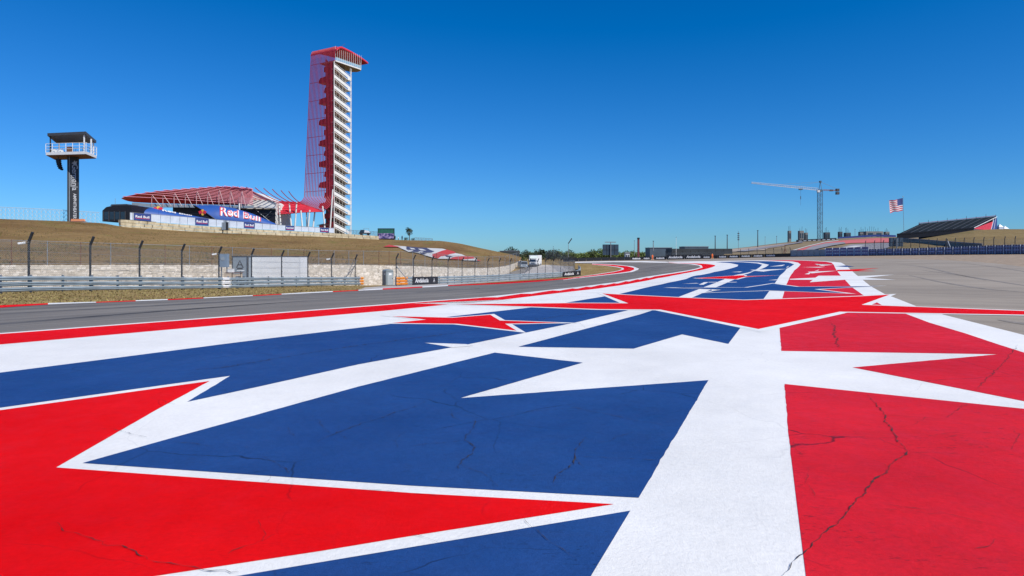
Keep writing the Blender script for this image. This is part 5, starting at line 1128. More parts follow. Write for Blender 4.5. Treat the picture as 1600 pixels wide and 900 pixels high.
M_LEAFB = mat('leaf_bright', (.105, .155, .03), .7, .35, .1, col2=(.17, .23, .05))
tk, lm, mk = tree_meshes(3, 1.7, 2.6, 1.7, 420, .16); make_tree('young_tree', (P(639.5, 0, 245).x, 245, hz(640, 245) - .1), (tk, mk(lm, 'crown', M_LEAFD)), 1.1, 0, 'small dark young tree alone on the crest of the hill')
for i, (px, sc_) in enumerate(((635, .5), (645, .42))):
    tk, lm, mk = tree_meshes(20 + i, 2.2, 1.6, .3, 260, .2); make_tree('shrub', (P(px, 0, 244).x, 244, hz(px, 244) - .2), (tk, mk(lm, 'crown', M_LEAFD)), sc_, i, ['low dark shrub left of the young tree on the crest', 'low dark shrub right of the young tree on the crest'][i])
variants = []
for v in range(6):
    tk, lm, mk = tree_meshes(100 + v, 3.6 + .4 * (v % 3), 5.0 + (v % 2), 1.2, 420, .42, 9); variants.append([(tk, mk(lm, 'crown', m_)) for m_ in (M_LEAF, M_LEAFD, M_LEAFB)])
def far_row(xs, topf, d0, kinds, label, group):
    for k, px in enumerate(xs):
        d = d0 + random.uniform(-25, 40); top = topf(px) + random.uniform(-1.2, 1.5); z0 = -3.2; zt = H - (top - YH) / F * d; sc_ = max(.3, (zt - z0) / 6.9)
        make_tree('far_tree', ((px - 800) / F * d, d, z0), variants[(k * 5 + int(px)) % 6][random.choice(kinds)], sc_, random.uniform(0, 6), label, group)
far_row(list(np.arange(902, 1012, 5.2)), lambda x: interp([(900, 393), (930, 391.5), (960, 393), (1010, 393.5)], x), 430, (2, 2, 0), 'bright green bushy tree in the far row beyond the track bend', 'far bright trees')
far_row(list(np.arange(812, 905, 5.5)), lambda x: interp([(812, 397), (830, 393), (850, 390.5), (880, 393.5), (905, 394.5)], x), 420, (1, 0, 0), 'dark green tree in the far row behind the debris fence', 'far dark trees')
far_row(list(np.arange(1012, 1120, 9)), lambda x: 394.5, 560, (1, 0), 'low dark tree among the far buildings beyond the banners', 'far low trees')
far_row([783, 788, 794, 800, 806, 810], lambda x: interp([(780, 394), (795, 390.5), (808, 391.5), (812, 395)], x), 330, (1, 1), 'dark tree behind the right end of the grass hill', 'dark trees behind the hill')
wood = MB()
for px in np.arange(985, 1240, 6):
    d = random.uniform(820, 960); tk, lm, mk = tree_meshes(int(px), 4.2, 5.2, .8, 120, .8, 7); k_ = random.uniform(.6, 1.0); X0 = (px - 800) / F * d
    wood.add([(v[0] * k_ + X0, v[1] * k_ + d, v[2] * k_ - 3.2) for v in lm.v], lm.f)
tagg(wood.build('far_wood', M_LEAFD), 'thin dark line of woodland along the far horizon', 'woodland', None, 'stuff')

# ------------------------------------------------------------------ barrier with banners across the far side of the bend
BWD = [(880, 197), (898, 196), (1000, 195.5), (1100, 190.5), (1200, 182.5), (1240, 176)]
def bw(px): return gp(px, interp(BWD, px))
root = empty('barrier_wall', bw(1060), 'low black barrier with lettered boards across the far side of the bend', 'barrier')
def bwboard(x0, x1, h, txt, scale=.72, z0=0., fwd=0., m=M_BLACK):
    a, b = bw(x0 + .25), bw(x1 - .25); o, nrm = board('board', a + Vector((0, -fwd, z0)), b + Vector((0, -fwd, z0)), h, m, root, .3)
    if txt:
        c = (a + b) / 2 + nrm * .02 + Vector((0, -fwd, z0 + h * .5)); put_text('Andalucía', h * .7, c, b - a, UP, M_WVINYL, o, .03, .1, width=(b - a).length * scale)
for x0, x1 in zip(range(880, 985, 12), range(892, 997, 12)): bwboard(x0, min(x1, 985), 1.02, False)
for x0, x1, t in ((985, 1003.5, True), (1003.5, 1017, True), (1022, 1041, True), (1097, 1111, True), (1115, 1121, False), (1121, 1137, True), (1137, 1155.5, True), (1155.5, 1174.5, True), (1174.5, 1194, True), (1194, 1214, True), (1214, 1236, False)): bwboard(x0, x1, .98, t)
for x0, x1 in ((1041, 1069), (1069, 1097)): bwboard(x0, x1, 1.35, True, .8, 0, .3)
for px, h, lab in ((1019.5, 1.7, 'person in orange overalls at the gap in the black barrier'), (1113, 1.6, 'person in orange overalls behind the lettered boards right of the big ones')):
    p = gp(px, interp(BWD, px) - .8); person((p.x, p.y, p.z), h, R(10), lab, M_CLOTHO, M_CLOTHO)
for x0, x1, d in ((1029, 1235, 4),):
    FD = [gp(x, interp(BWD, x) + 3.5) for x in np.arange(1040, 1236, 13)]; debris_fence(FD, 'thin debris fence above the far black barrier', 2.6, M_MESH, cables=False)
# printed panels in front of the right-hand fence
PWD = [(1236, 176), (1300, 164.5), (1352, 156), (1400, 149.5), (1500, 140), (1600, 129.8), (1720, 119)]
def pw(px): return gp(px, interp(PWD, px))
root = empty('printed_fence', pw(1420), 'long fence of purple and blue printed panels beyond the gravel', 'fence')
px = 1236.; k = 0
while px < 1710:
    w_ = 9. if px < 1290 else (11.2 if px < 1350 else 13.2); a, b = pw(px), pw(px + w_)
    kind = 0 if px < 1288 else (1 if px < 1350 else 2); h = (1.75, 2.05, 1.5 + .35 * min(1, max(0, (px - 1420) / 150)))[kind]
    d = (b - a).normalized(); n_ = Vector((d.y, -d.x, 0)); o, nrm = board('panel', a + UP * .1, b - d * .12 + UP * .1, h, (M_GREYP, M_PURPLE, M_PBLUE)[kind], root, .06)
    part('post', (M_SCRIM if kind else M_GREYST), root, lambda m: m.bar(a + n_ * .09, a + n_ * .09 + UP * (h + .12), .22 if kind == 1 else .09, .06))
    L = (b - a).length
    if kind == 1:
        for z in (.68, .30):
            for q, wq in ((.2, .16), (.43, .2), (.68, .14), (.84, .08)):
                mb = MB(); c = a + d * L * q + n_ * .02 + UP * (.1 + h * z); mb.prism([c + d * L * wq * -.5 - UP * .16, c + d * L * wq * .5 - UP * .16, c + d * L * wq * .5 + UP * .16, c - d * L * wq * .5 + UP * .16], n_ * .012); mb.build('print_mark', M_SCRIM, o)
    elif kind == 2:
        for z, hh in ((.78, .1), (.42, .14)):
            mb = MB(); c = a + d * L * .48 + n_ * .02 + UP * (.1 + h * z); mb.prism([c - d * L * .33 - UP * hh, c + d * L * .33 - UP * hh, c + d * L * .33 + UP * hh, c - d * L * .33 + UP * hh], n_ * .012); mb.build('print_mark', mat('print_mid', (.26, .28, .46), .6, .2, .8), o)
        for q in (.33, .66): part('mullion', M_SCRIM, root, lambda m: m.bar(a + d * L * q + n_ * .04 + UP * .1, a + d * L * q + n_ * .04 + UP * (.1 + h), .05, .03))
    part('kickboard', M_BLACK, root, lambda m: m.bar(a + n_ * .05 + UP * .06, b + n_ * .05 + UP * .06, .08, .16))
    px += w_; k += 1
FR = []
for px in (1352, 1366, 1380, 1395, 1409, 1423, 1437, 1451, 1464, 1478, 1492.5, 1506.5, 1521.5, 1537, 1552.7, 1569.8, 1586, 1604, 1624, 1646):
    FR.append(gp(px, interp(PWD, px) + 2.2))
debris_fence(FR[::-1], 'debris fence with bent dark posts behind the printed panels at right', 3.7, M_MESH)
# ------------------------------------------------------------------ far hills
def loft_hill(name, x0, x1, step, BASE, BD, CR, CD, m, p=1.4, rows_n=14):
    def f(px, py, lift=0):
        yb, yc = interp(BASE, px), interp(CR, px); t = min(1, max(0, (yb - py) / max(.3, yb - yc))); d = interp(BD, px) + (interp(CD, px) - interp(BD, px)) * t ** p; return P(px, py, d) + UP * lift
    rows = []
    for px in np.arange(x0, x1 + .1, step):
        yb, yc = interp(BASE, px), interp(CR, px); r = [f(px, yb + (yc - yb) * t) for t in np.linspace(0, 1, rows_n)]; b = r[0]; r.insert(0, Vector((b.x * .99, b.y * .99, -3.4)))
        c = r[-1]; dv = Vector((c.x, c.y, 0)).normalized()
        for dd, dz in ((30, .3), (90, -2), (220, -12), (300, -25)): r.append(Vector((c.x, c.y, c.z + dz)) + dv * dd)
        rows.append(r)
    mb = MB(); mb.grid(rows); o = mb.build(name, m, None, True, 'zero'); o['kind'] = 'structure'; return o, f
M_FHILL = mat('far_hill_grass', (.20, .145, .07), .95, .25, .03, col2=(.27, .20, .10), detail=8)
fh, fhp = loft_hill('far_hill', 1078, 1500, 6, [(1078, 397), (1500, 396)], [(1078, 360), (1240, 330), (1500, 300)], [(1078, 396), (1120, 391.5), (1150, 388), (1180, 384.5), (1215, 380), (1250, 376.5), (1300, 373.4), (1345, 371), (1400, 370), (1440, 371), (1500, 374)], [(1078, 520), (1300, 520), (1500, 460)], M_FHILL)
def fsheet(name, px, m, lift):
    bm = bmesh.new(); f = bm.faces.new([bm.verts.new((x, y, 0)) for x, y in px]); bmesh.ops.triangulate(bm, faces=[f])
    for lo, hi, st_, no in ((1084, 1500, 6, (1, 0, 0)), (365, 400, 1.5, (0, 1, 0))):
        for c in np.arange(lo, hi, st_): bmesh.ops.bisect_plane(bm, geom=bm.verts[:] + bm.edges[:] + bm.faces[:], dist=1e-4, plane_co=(c, c, 0), plane_no=no)
    for v in bm.verts: v.co = fhp(v.co.x, v.co.y, lift)
    me = bpy.data.meshes.new(name); bm.to_mesh(me); bm.free(); me.materials.append(m); o = bpy.data.objects.new(name, me); COL.objects.link(o); o.parent = fh
M_FROAD = mat('far_track_grey', (.24, .23, .24), .85, .12, .05); M_FTAN = mat('far_tan_earth', (.36, .29, .22), .9, .15, .04)
fsheet('red_runoff', [(1238, 393), (1262, 386.5), (1290, 379.5), (1320, 376), (1345, 374.2), (1370, 372.6), (1400, 373), (1440, 376.5), (1470, 382.5), (1490, 388), (1470, 387), (1440, 382), (1410, 380), (1380, 379.5), (1330, 380.5), (1300, 384), (1275, 389.5), (1258, 394)], M_PINK, .35)
fsheet('far_track', [(1255, 393), (1268, 386.5), (1290, 381.5), (1318, 379.4), (1322, 381.5), (1300, 385), (1276, 390.5), (1262, 394.5)], M_FROAD, .6)
fsheet('far_track', [(1300, 392), (1330, 383.5), (1380, 381), (1420, 382.5), (1460, 388), (1480, 393), (1440, 394), (1380, 393)], M_FROAD, .6)
fsheet('white_line', [(1236, 393.4), (1262, 385.8), (1290, 378.9), (1310, 376.6), (1310, 377.3), (1290, 379.7), (1262, 386.7), (1238, 394)], M_GPW, .7)
fsheet('tan_bank', [(1100, 394), (1150, 389.5), (1195, 384.5), (1230, 381), (1226, 385), (1200, 389), (1195, 391.5), (1140, 394.5)], M_FTAN, .35)
fsheet('grey_service_strip', [(1150, 393.5), (1200, 386), (1255, 378.4), (1255, 379.6), (1206, 387.4), (1165, 394)], M_FROAD, .5)
fsheet('pale_path', [(1296, 392.5), (1320, 388), (1336, 385.6), (1350, 385.8), (1330, 389.6), (1305, 394)], M_GPW, .7)
rh, rhp = loft_hill('right_grass_hill', 1384, 1780, 6, [(1384, 394.5), (1440, 392), (1600, 389), (1780, 386)], [(1384, 215), (1600, 175), (1780, 150)], [(1384, 389), (1400, 380), (1440, 373), (1480, 366.5), (1520, 359.8), (1560, 358), (1600, 358), (1780, 356)], [(1384, 300), (1600, 300), (1780, 260)], turf('right_hill_turf', (.19, .135, .06), (.26, .19, .085), (.17, .15, .055), .05, .8, (1, .4, 1)), 1.5)
# earth-toned kerb wall on the right hill
root = empty('embankment_wall', rhp(1440, 384), 'low dark wall running down the right hill toward the panels', 'wall')
wp = [rhp(x, y) for x, y in ((1400, 377), (1430, 378.5), (1470, 383), (1500, 385.8), (1535, 388.5))]
part('wall', M_DGREY, root, lambda m: m.grid([[p - UP * .3 for p in wp], [p + UP * 1.3 for p in wp], [p + UP * 1.3 + Vector((0, .5, 0)) for p in wp]]))
part('coping', M_FROAD, root, lambda m: m.tube([p + UP * 1.35 for p in wp], .2, 5))

# ------------------------------------------------------------------ grandstand on the right hill
def build_stand():
    FL, FR_, TL, TR = P(1402, 366.8, 332), P(1520, 357, 320), P(1436, 351.2, 356), P(1556, 339.6, 344)
    root = empty('grandstand', P(1480, 362, 335), 'dark grandstand with red and blue end wall on the right hill', 'grandstand')
    n = 18
    for i in range(n):
        t0, t1 = i / n, (i + 1) / n; a, b, c, d = FL.lerp(TL, t0), FR_.lerp(TR, t0), FR_.lerp(TR, t1), FL.lerp(TL, t1); z = c.z * .0
        m = MB(); up0 = UP * .35; dn = UP * .45
        m.add([a, b, c - UP * (c.z - b.z) + (UP * 0), d - UP * (d.z - a.z), a - dn, b - dn, c - UP * (c.z - b.z) - dn, d - UP * (d.z - a.z) - dn], [(0, 1, 2, 3), (7, 6, 5, 4), (0, 4, 5, 1), (1, 5, 6, 2), (2, 6, 7, 3), (3, 7, 4, 0)]); tier = m.build('tier', mat('tier_concrete_dark', (.03, .038, .044), .8, .3, .4), root)
        row = MB(); cc = a.lerp(d, .6); ee = b.lerp(c, .6); cc.z = a.z + .0; ee.z = b.z
        row.bar(cc + UP * .25, ee + UP * .25, .35, .5); o = row.build('seat_row', M_SEAT, tier)
    for k in range(9):
        f = (k + .5) / 9; part('aisle', M_DGREY, root, lambda m: m.bar(FL.lerp(FR_, f) + UP * .3, TL.lerp(TR, f) + UP * .3, .22, .2))
    part('front_fascia', M_BLACK, root, lambda m: m.prism([FL + UP * .6, FR_ + UP * .6, FR_ - UP * 1.9, FL - UP * 2.4], (0, .4, 0)))
    part('top_rail', M_LOGOR, root, lambda m: m.bar(TL + UP * .9, TR + UP * .9, .1, .22)); part('rear_wall', M_DGREY, root, lambda m: m.prism([TL + UP * .6, TR + UP * .6, Vector((TR.x, TR.y, FR_.z - 3)), Vector((TL.x, TL.y, FL.z - 3))], (0, .4, 0)))
    for k in range(9): p = TL.lerp(TR, k / 8); part('mast', M_DARKST, root, lambda m: m.tube([p, p + UP * (2.2 if k % 2 else 1.5)], .09, 5))
    # end wall: coloured panels with white edges
    B0 = FR_ + Vector((.25, -.2, 0)); T0 = TR + Vector((.25, -.2, 0)); zb = P(0, 359, 330).z
    def ew(f, z): p = B0.lerp(T0, f); return Vector((p.x, p.y, z))
    def zt(f): return B0.z + (T0.z - B0.z) * f
    part('end_panel', M_LOGOR, root, lambda m: m.prism([ew(.03, zb), ew(.70, zb), ew(.82, zt(.82) - 1.2), ew(.06, zt(.06) - .2)], (.25, 0, 0)))
    part('end_panel', M_LOGOB, root, lambda m: m.prism([ew(.74, zb), ew(1, zb), ew(1, zt(1) - .3), ew(.86, zt(.86) - .9)], (.25, 0, 0)))
    for q in (((.0, zt(0) + .3), (1, zt(1) + .3)), ((.72, zb), (.84, zt(.84))), ((.84, zb), (.94, zt(.94)))): part('white_edge', M_WVINYL, root, lambda m: m.bar(ew(*q[0]) + Vector((.15, -.15, 0)), ew(*q[1]) + Vector((.15, -.15, 0)), .2, .22))
    part('end_base', M_DGREY, root, lambda m: m.prism([ew(.0, zb - 3), ew(1, zb - 3), ew(1, zb), ew(0, zb)], (.2, 0, 0)))
build_stand()
for i, (px, w_, y) in enumerate(((1562, 7, 350), (1570, 8, 353))):
    c = P(px, 360, 345); zt_ = P(px, y, 345).z; root = empty('marquee', c, ['white peaked marquee just right of the grandstand', 'lower white marquee with dark side farther right of the grandstand'][i], 'marquee'); wm_ = w_ * .345 / 2
    part('roof', M_WPANEL, root, lambda m: m.add([c + Vector((sx * wm_, sy * wm_, zt_ - c.z - 1.6)) for sx, sy in ((-1, -1), (1, -1), (1, 1), (-1, 1))] + [Vector((c.x, c.y, zt_))], [(0, 1, 4), (1, 2, 4), (2, 3, 4), (3, 0, 4)]))
    part('side', M_DGREY if i else M_SCRIM, root, lambda m: m.box(c + UP * (zt_ - c.z - 1.7) / 2, (wm_ * 1.9, wm_ * 1.9, zt_ - c.z - 1.7)))
# flag
root = empty('flagpole', P(1411.6, 370, 340), 'tall flagpole with a waving striped flag left of the grandstand', 'flagpole'); d = 340
part('pole', M_GREYST, root, lambda m: m.tube([P(1412.5, 372, d), P(1411, 307, d)], [.12, .07], 6))
part('finial', M_YELLOW, root, lambda m: m.tube([P(1411, 307.4, d), P(1411, 306.2, d)], [.16, .1], 6))
def flag():
    nu, nv = 27, 26; V = []; mats_ = []
    for j in range(nv + 1):
        for i in range(nu + 1):
            u, v = i / nu, j / nv; x = 1410.6 - 21.5 * u + 1.6 * v * u; y = 309.5 + 19.5 * v + 4.5 * u - .9 * math.sin(u * 9 + v * 2) * u - 1.2 * u * v; V.append(P(x, y, d + .35 * math.sin(u * 8 + v * 1.5) * u ** .5))
    fs = {'r': [], 'w': [], 'b': []}
    for j in range(nv):
        for i in range(nu):
            q = (j * (nu + 1) + i, j * (nu + 1) + i + 1, (j + 1) * (nu + 1) + i + 1, (j + 1) * (nu + 1) + i); key = 'b' if (i < nu * .4 and j < 14) else ('r' if (j // 2) % 2 == 0 else 'w')
            if key == 'b' and i % 2 == 1 and (j + (i // 2)) % 3 == 1 and 0 < j < 13: pass
            fs[key].append(q)
    m = MB(); k = 0
    m.v = [tuple(p) for p in V]
    for mi, key in enumerate('rwb'): m.f += fs[key]; m.m += [mi] * len(fs[key])
    o = m.build('flag', [mat('flag_red', (.55, .03, .05), .7, .1, 1), mat('flag_white', (.75, .75, .75), .7, .05, 1), mat('flag_blue', (.03, .06, .22), .7, .1, 1)], root, True)
flag()

# ------------------------------------------------------------------ tower crane
def build_crane():
    d = 620; root = empty('tower_crane', P(1282.5, 373, d), 'tall tower crane with white lattice jib reaching left behind the far hill', 'crane')
    x0, x1 = P(1279.8, 0, d).x, P(1285.2, 0, d).x; w = x1 - x0; zb, zt_ = P(0, 376, d).z, P(0, 298, d).z
    for ix in (x0, x1):
        for iy in (d, d + w): part('mast_leg', M_CRANE, root, lambda m: m.bar((ix, iy, zb), (ix, iy, zt_), .42))
    n = 11
    for k in range(n):
        a_, b_ = zb + (zt_ - zb) * k / n, zb + (zt_ - zb) * (k + 1) / n
        def fn(m):
            for y in (d, d + w): m.bar((x0, y, a_) if k % 2 else (x1, y, a_), (x1, y, b_) if k % 2 else (x0, y, b_), .16); m.bar((x0, y, b_), (x1, y, b_), .16)
            for x in (x0,): m.bar((x, d, a_), (x, d + w, b_), .12)
        part('mast_bracing', M_CRANE, root, fn)
    cy = d + w / 2
    def lattice(p0, p1, h, m_, n, nm):
        p0, p1 = Vector(p0), Vector(p1)
        for off_ in (Vector((0, -.8, 0)), Vector((0, .8, 0)), Vector((0, 0, h))): part(nm + '_chord', m_, root, lambda m: m.bar(p0 + off_, p1 + off_ * (.6 if off_.z else 1), .22))
        def fn(m):
            for k in range(n):
                q0, q1, q2 = p0.lerp(p1, k / n), p0.lerp(p1, (k + .5) / n), p0.lerp(p1, (k + 1) / n); hh = UP * h * (1 - .4 * (k + .5) / n)
                for s in (-.8, .8): m.bar(q0 + Vector((0, s, 0)), q1 + hh, .14); m.bar(q1 + hh, q2 + Vector((0, s, 0)), .14)
        part(nm + '_lacing', m_, root, fn)
    J0, J1 = P(1279, 297.5, cy), P(1174, 286.5, cy)
    lattice(J0, J1, 2.2, M_CRANEW, 34, 'jib'); C0, C1 = P(1286, 297.8, cy), P(1310.5, 298, cy); lattice(C0, C1, 1.2, mat('crane_counter_jib_red', (.34, .16, .14), .5, .2, .3), 8, 'counter_jib')
    AP = P(1281.8, 284, cy)
    part('apex_frame', M_CRANE, root, lambda m: (m.bar(P(1279.5, 297, d), AP, .35), m.bar(P(1284, 297, d), AP, .35), m.bar(P(1279.5, 297, d + w), AP, .3), m.box(AP, (1.6, 1.6, 1.8))))
    part('tie_bar', M_GREYST, root, lambda m: (m.bar(AP, P(1246, 291.2, cy), .16), m.bar(AP, P(1212, 288.5, cy), .16), m.bar(AP, C1 + UP, .2)))
    part('cab', M_CRANEW, root, lambda m: m.box(P(1277.5, 299, cy) + Vector((0, -1.5, 0)), (2.4, 2, 2.2))); part('slewing_ring', M_CRANE, root, lambda m: m.tube([(x0 + w / 2, cy, zt_ - .6), (x0 + w / 2, cy, zt_ + 1.2)], w * .7, 10))
    part('counterweight', M_DGREY, root, lambda m: (m.box(P(1308.5, 297, cy), (2.8, 2.5, 2.6)), m.box(P(1308.5, 302, cy), (2.8, 2.5, 2.4))))
    part('winch', M_DGREY, root, lambda m: m.box(P(1299, 297.5, cy), (3, 1.6, 1.6)))
    part('trolley', M_CRANE, root, lambda m: m.box(P(1251, 295.8, cy), (3.2, 2, 1.2)))
    part('hoist_rope', M_GREYST, root, lambda m: m.tube([P(1251, 296, cy), P(1251, 321, cy)], .09, 4)); part('hook_block', M_CRANE, root, lambda m: m.box(P(1251, 309, cy), (.6, .5, 3)))
build_crane()
# ------------------------------------------------------------------ buildings, masts and boards beyond the track
def block(name, x0, x1, y0, y1, d, m_, label, cat, group=None, cols=0, roof=True, z0=None, rebar=0):
    root = empty(name, P((x0 + x1) / 2, y1, d), label, cat, group); zb = P(0, y1, d).z if z0 is None else z0; zt_ = P(0, y0, d).z; xa, xb = P(x0, 0, d).x, P(x1, 0, d).x
    dep = max(3, min(14, (xb - xa)))
    part('wall', m_, root, lambda m: m.box(((xa + xb) / 2, d + dep / 2, (zb + zt_) / 2), (xb - xa, dep, zt_ - zb)))
    if roof: part('roof', M_GREYST if m_ is not M_CONSTR else M_CONSTR, root, lambda m: m.box(((xa + xb) / 2, d + dep / 2, zt_ + .15), (xb - xa + .5, dep + .5, .3)))
    for k in range(cols):
        xx = xa + (xb - xa) * (k + .5) / cols; part('window', M_GLASSD, root, lambda m: m.box((xx, d - .05, (zb + zt_) / 2 + (zt_ - zb) * .1), ((xb - xa) / cols * .6, .1, (zt_ - zb) * .4)))
    for k in range(rebar):
        xx = xa + (xb - xa) * (k + .5) / rebar; part('starter_bar', M_DARKST, root, lambda m: m.tube([(xx, d + dep / 2, zt_), (xx + random.uniform(-.3, .3), d + dep / 2, zt_ + random.uniform(2, 5))], .12, 4))
    return root
block('far_building', 1015.5, 1050, 387.4, 399, 380, M_FARB, 'long low blue-grey building beyond the big lettered boards', 'building', None, 0, z0=-3.2)
block('far_building', 1070, 1107, 385.6, 399, 420, M_FARB, 'flat-roofed dark building right of the blue-grey one', 'building', None, 3, z0=-3.2)
block('hoarding', 1050, 1144, 388.5, 399, 350, mat('hoarding_dark', (.028, .034, .04), .7, .3, .2), 'long dark hoarding beyond the lettered boards', 'hoarding', None, 0, False, z0=-3.2)
block('van', 978, 984, 395.5, 402, 230, M_WPANEL, 'small white van parked behind the black barrier', 'van', None, 2, z0=-1)
CON = [(1232.6, 1236.4, 360.5, 378, 'slim dark stair core leftmost of the unfinished blocks', 2), (1249.5, 1256, 360.5, 377, 'wide dark core with knobbed top among the unfinished blocks', 2), (1258.5, 1262.5, 363.5, 377, 'narrow grey core right beside the wide dark one', 2), (1289.8, 1297, 363, 375, 'dark core with tall thin mast right of the crane', 3), (1311.5, 1316.5, 362, 374, 'dark square core in the middle of the unfinished row', 3), (1322, 1329.5, 363.5, 373, 'squat grey core with steel bars on top', 4), (1344, 1349, 363, 373, 'small grey core just left of the long concrete slab', 3), (1353.5, 1380, 361.5, 372, 'long low concrete slab building at the right end of the row', 8), (1384, 1390, 362, 373, 'narrow end core with bars beside the long slab', 3)]
for x0, x1, y0, y1, lab, rb_ in CON: block('unfinished_building', x0, x1, y0, y1 + 3, 600, random.choice((M_CONSTR, M_DGREY)), lab, 'building', 'unfinished concrete blocks on the far hill', 2, False, None, rb_)
root = empty('billboard', fhp(1280, 377), 'long dark billboard strip with small print along the far hill', 'billboard'); d = 500
part('panel', M_BLACK, root, lambda m: m.prism([P(x, y, d) for x, y in ((1244.5, 374.8), (1307, 371.6), (1307, 375.2), (1244.5, 378.8))], (0, .5, 0)))
for k in range(8): part('print_mark', M_SCRIM, root, lambda m: m.prism([P(1248 + k * 7.4 + q, 376.6 - k * .38 + w_, d - .05) for q, w_ in ((0, .5), (4.6, .3), (4.6, -.5), (0, -.3))], (0, .04, 0)))
for k in range(6): part('post', M_DARKST, root, lambda m: m.bar(P(1248 + k * 11, 377, d + .3), P(1248 + k * 11, 384, d + .3), .3))
root = empty('billboard', fhp(1340, 374), 'dark banner strip beneath the unfinished buildings on the far hill', 'billboard')
part('panel', M_LOGOB, root, lambda m: m.prism([P(x, y, 520) for x, y in ((1310, 370.6), (1368, 366.4), (1400, 367.4), (1400, 370.4), (1368, 369.4), (1310, 373.4))], (0, .6, 0)))
for k in range(9): part('post', M_DARKST, root, lambda m: m.bar(P(1312 + k * 10, 369, 521), P(1312 + k * 10, 375, 521), .3))
def pole(x, y0, y1, d, r_, m_, label, head=None, name='light_pole', cat='pole', x2=None):
    root = empty(name, P(x, y1, d), label, cat); part('shaft', m_, root, lambda m: m.tube([P(x, y1, d), P(x2 or x, y0, d)], [r_, r_ * .7], 6))
    if head: part('head', M_DARKST, root, head)
    else: part('cap', M_DARKST, root, lambda m: m.tube([P(x2 or x, y0 + .6, d), P(x2 or x, y0 - .2, d)], r_ * 1.5, 6))
pole(888, 380, 402, 240, .1, M_GREYST, 'light pole with slanted dark lamp head behind the debris fence', lambda m: m.bar(P(888, 380.5, 240), P(893.5, 372.5, 240), .28, .35), 'light_pole')
pole(864.5, 385, 400, 300, .08, M_GREYST, 'thin aerial pole among the trees behind the debris fence')
pole(991.2, 376, 400, 330, .12, M_GREYST, 'thin grey pole just left of the red column'); pole(1020.8, 376.5, 392, 340, .25, M_GREYST, 'thick grey pole above the blue-grey far building'); pole(1056.5, 370.5, 399, 300, .09, M_WPANEL, 'thin white pole left of the lettered boards')
pole(1117.5, 368.5, 390, 420, .35, M_DGREY, 'dark pole, left one of the pair over the far buildings'); pole(1136.3, 367, 390, 420, .35, M_DGREY, 'dark pole, right one of the pair over the far buildings'); pole(1184, 360, 386, 450, .38, M_DGREY, 'tall dark pole standing where the far hill begins')
pole(1213.5, 369, 382, 480, .2, M_GREYST, 'short lamp post on the slope of the far hill'); pole(1195.5, 370, 384, 480, .14, M_GREYST, 'thin faint pole on the slope of the far hill')
pole(1376.5, 368, 394, 200, .12, M_DARKST, 'dark post left of the blue scoreboard', None); pole(1336, 358, 372, 560, .2, M_GREYST, 'thin mast between the unfinished blocks')
root = empty('red_column', P(997.5, 400, 320), 'slim dark red column with black top beyond the bend', 'column')
part('shaft', mat('dull_red', (.17, .03, .04), .6, .15, 1), root, lambda m: m.box((P(997.5, 0, 320).x, 320, (P(0, 402, 320).z + P(0, 373.5, 320).z) / 2), (.95, .9, P(0, 373.5, 320).z - P(0, 402, 320).z)))
part('cap', M_BLACK, root, lambda m: m.box((P(997.5, 0, 320).x, 320, P(0, 373.5, 320).z + .3), (1.1, 1.05, .8)))
root = empty('lattice_mast', P(1153.8, 390, 430), 'thin lattice radio mast with dark drums over the far buildings', 'mast')
part('shaft', M_GREYST, root, lambda m: m.tube([P(1153.8, 390, 430), P(1153.8, 361, 430)], .12, 4))
for y in (365, 368.5, 371.5, 374.5): part('drum', M_DGREY, root, lambda m: m.box(P(1153.8, y, 430), (1.0, .8, .7)))
def board_on_pole(x0, x1, y0, y1, d, label, bar):
    root = empty('scoreboard', P((x0 + x1) / 2, y1 + 4, d), label, 'scoreboard', 'dark blue backs of screens')
    part('cabinet', mat('screen_back_blue', (.03, .055, .085), .5, .25, .4), root, lambda m: m.prism([P(x, y, d) for x, y in ((x0, y1), (x1, y1), (x1, y0), (x0, y0))], (0, 1, 0)))
    part('pole', M_GREYST, root, lambda m: m.tube([P((x0 + x1) / 2, y1 + 5, d - .4), P((x0 + x1) / 2, y0 - (4 if bar else -1), d - .4)], .18, 6))
    for k in range(1, 4): part('panel_joint', M_DARKST, root, lambda m: m.bar(P(x0 + (x1 - x0) * k / 4, y1, d - .05), P(x0 + (x1 - x0) * k / 4, y0, d - .05), .12, .1))
    part('panel_joint', M_DARKST, root, lambda m: m.bar(P(x0, (y0 + y1) / 2, d - .05), P(x1, (y0 + y1) / 2, d - .05), .1, .12))
    if bar: part('light_bar', M_GREYST, root, lambda m: m.bar(P(x0 + 3, y0 - 3.6, d - .4), P(x1 - 4, y0 - 3.6, d - .4), .2, .35))
board_on_pole(942, 966.5, 382, 398.5, 270, 'dark blue screen on a pole in front of the bright far trees', True); board_on_pole(1391.5, 1411, 371.5, 385, 215, 'dark blue screen in front of the grandstand left end', False)
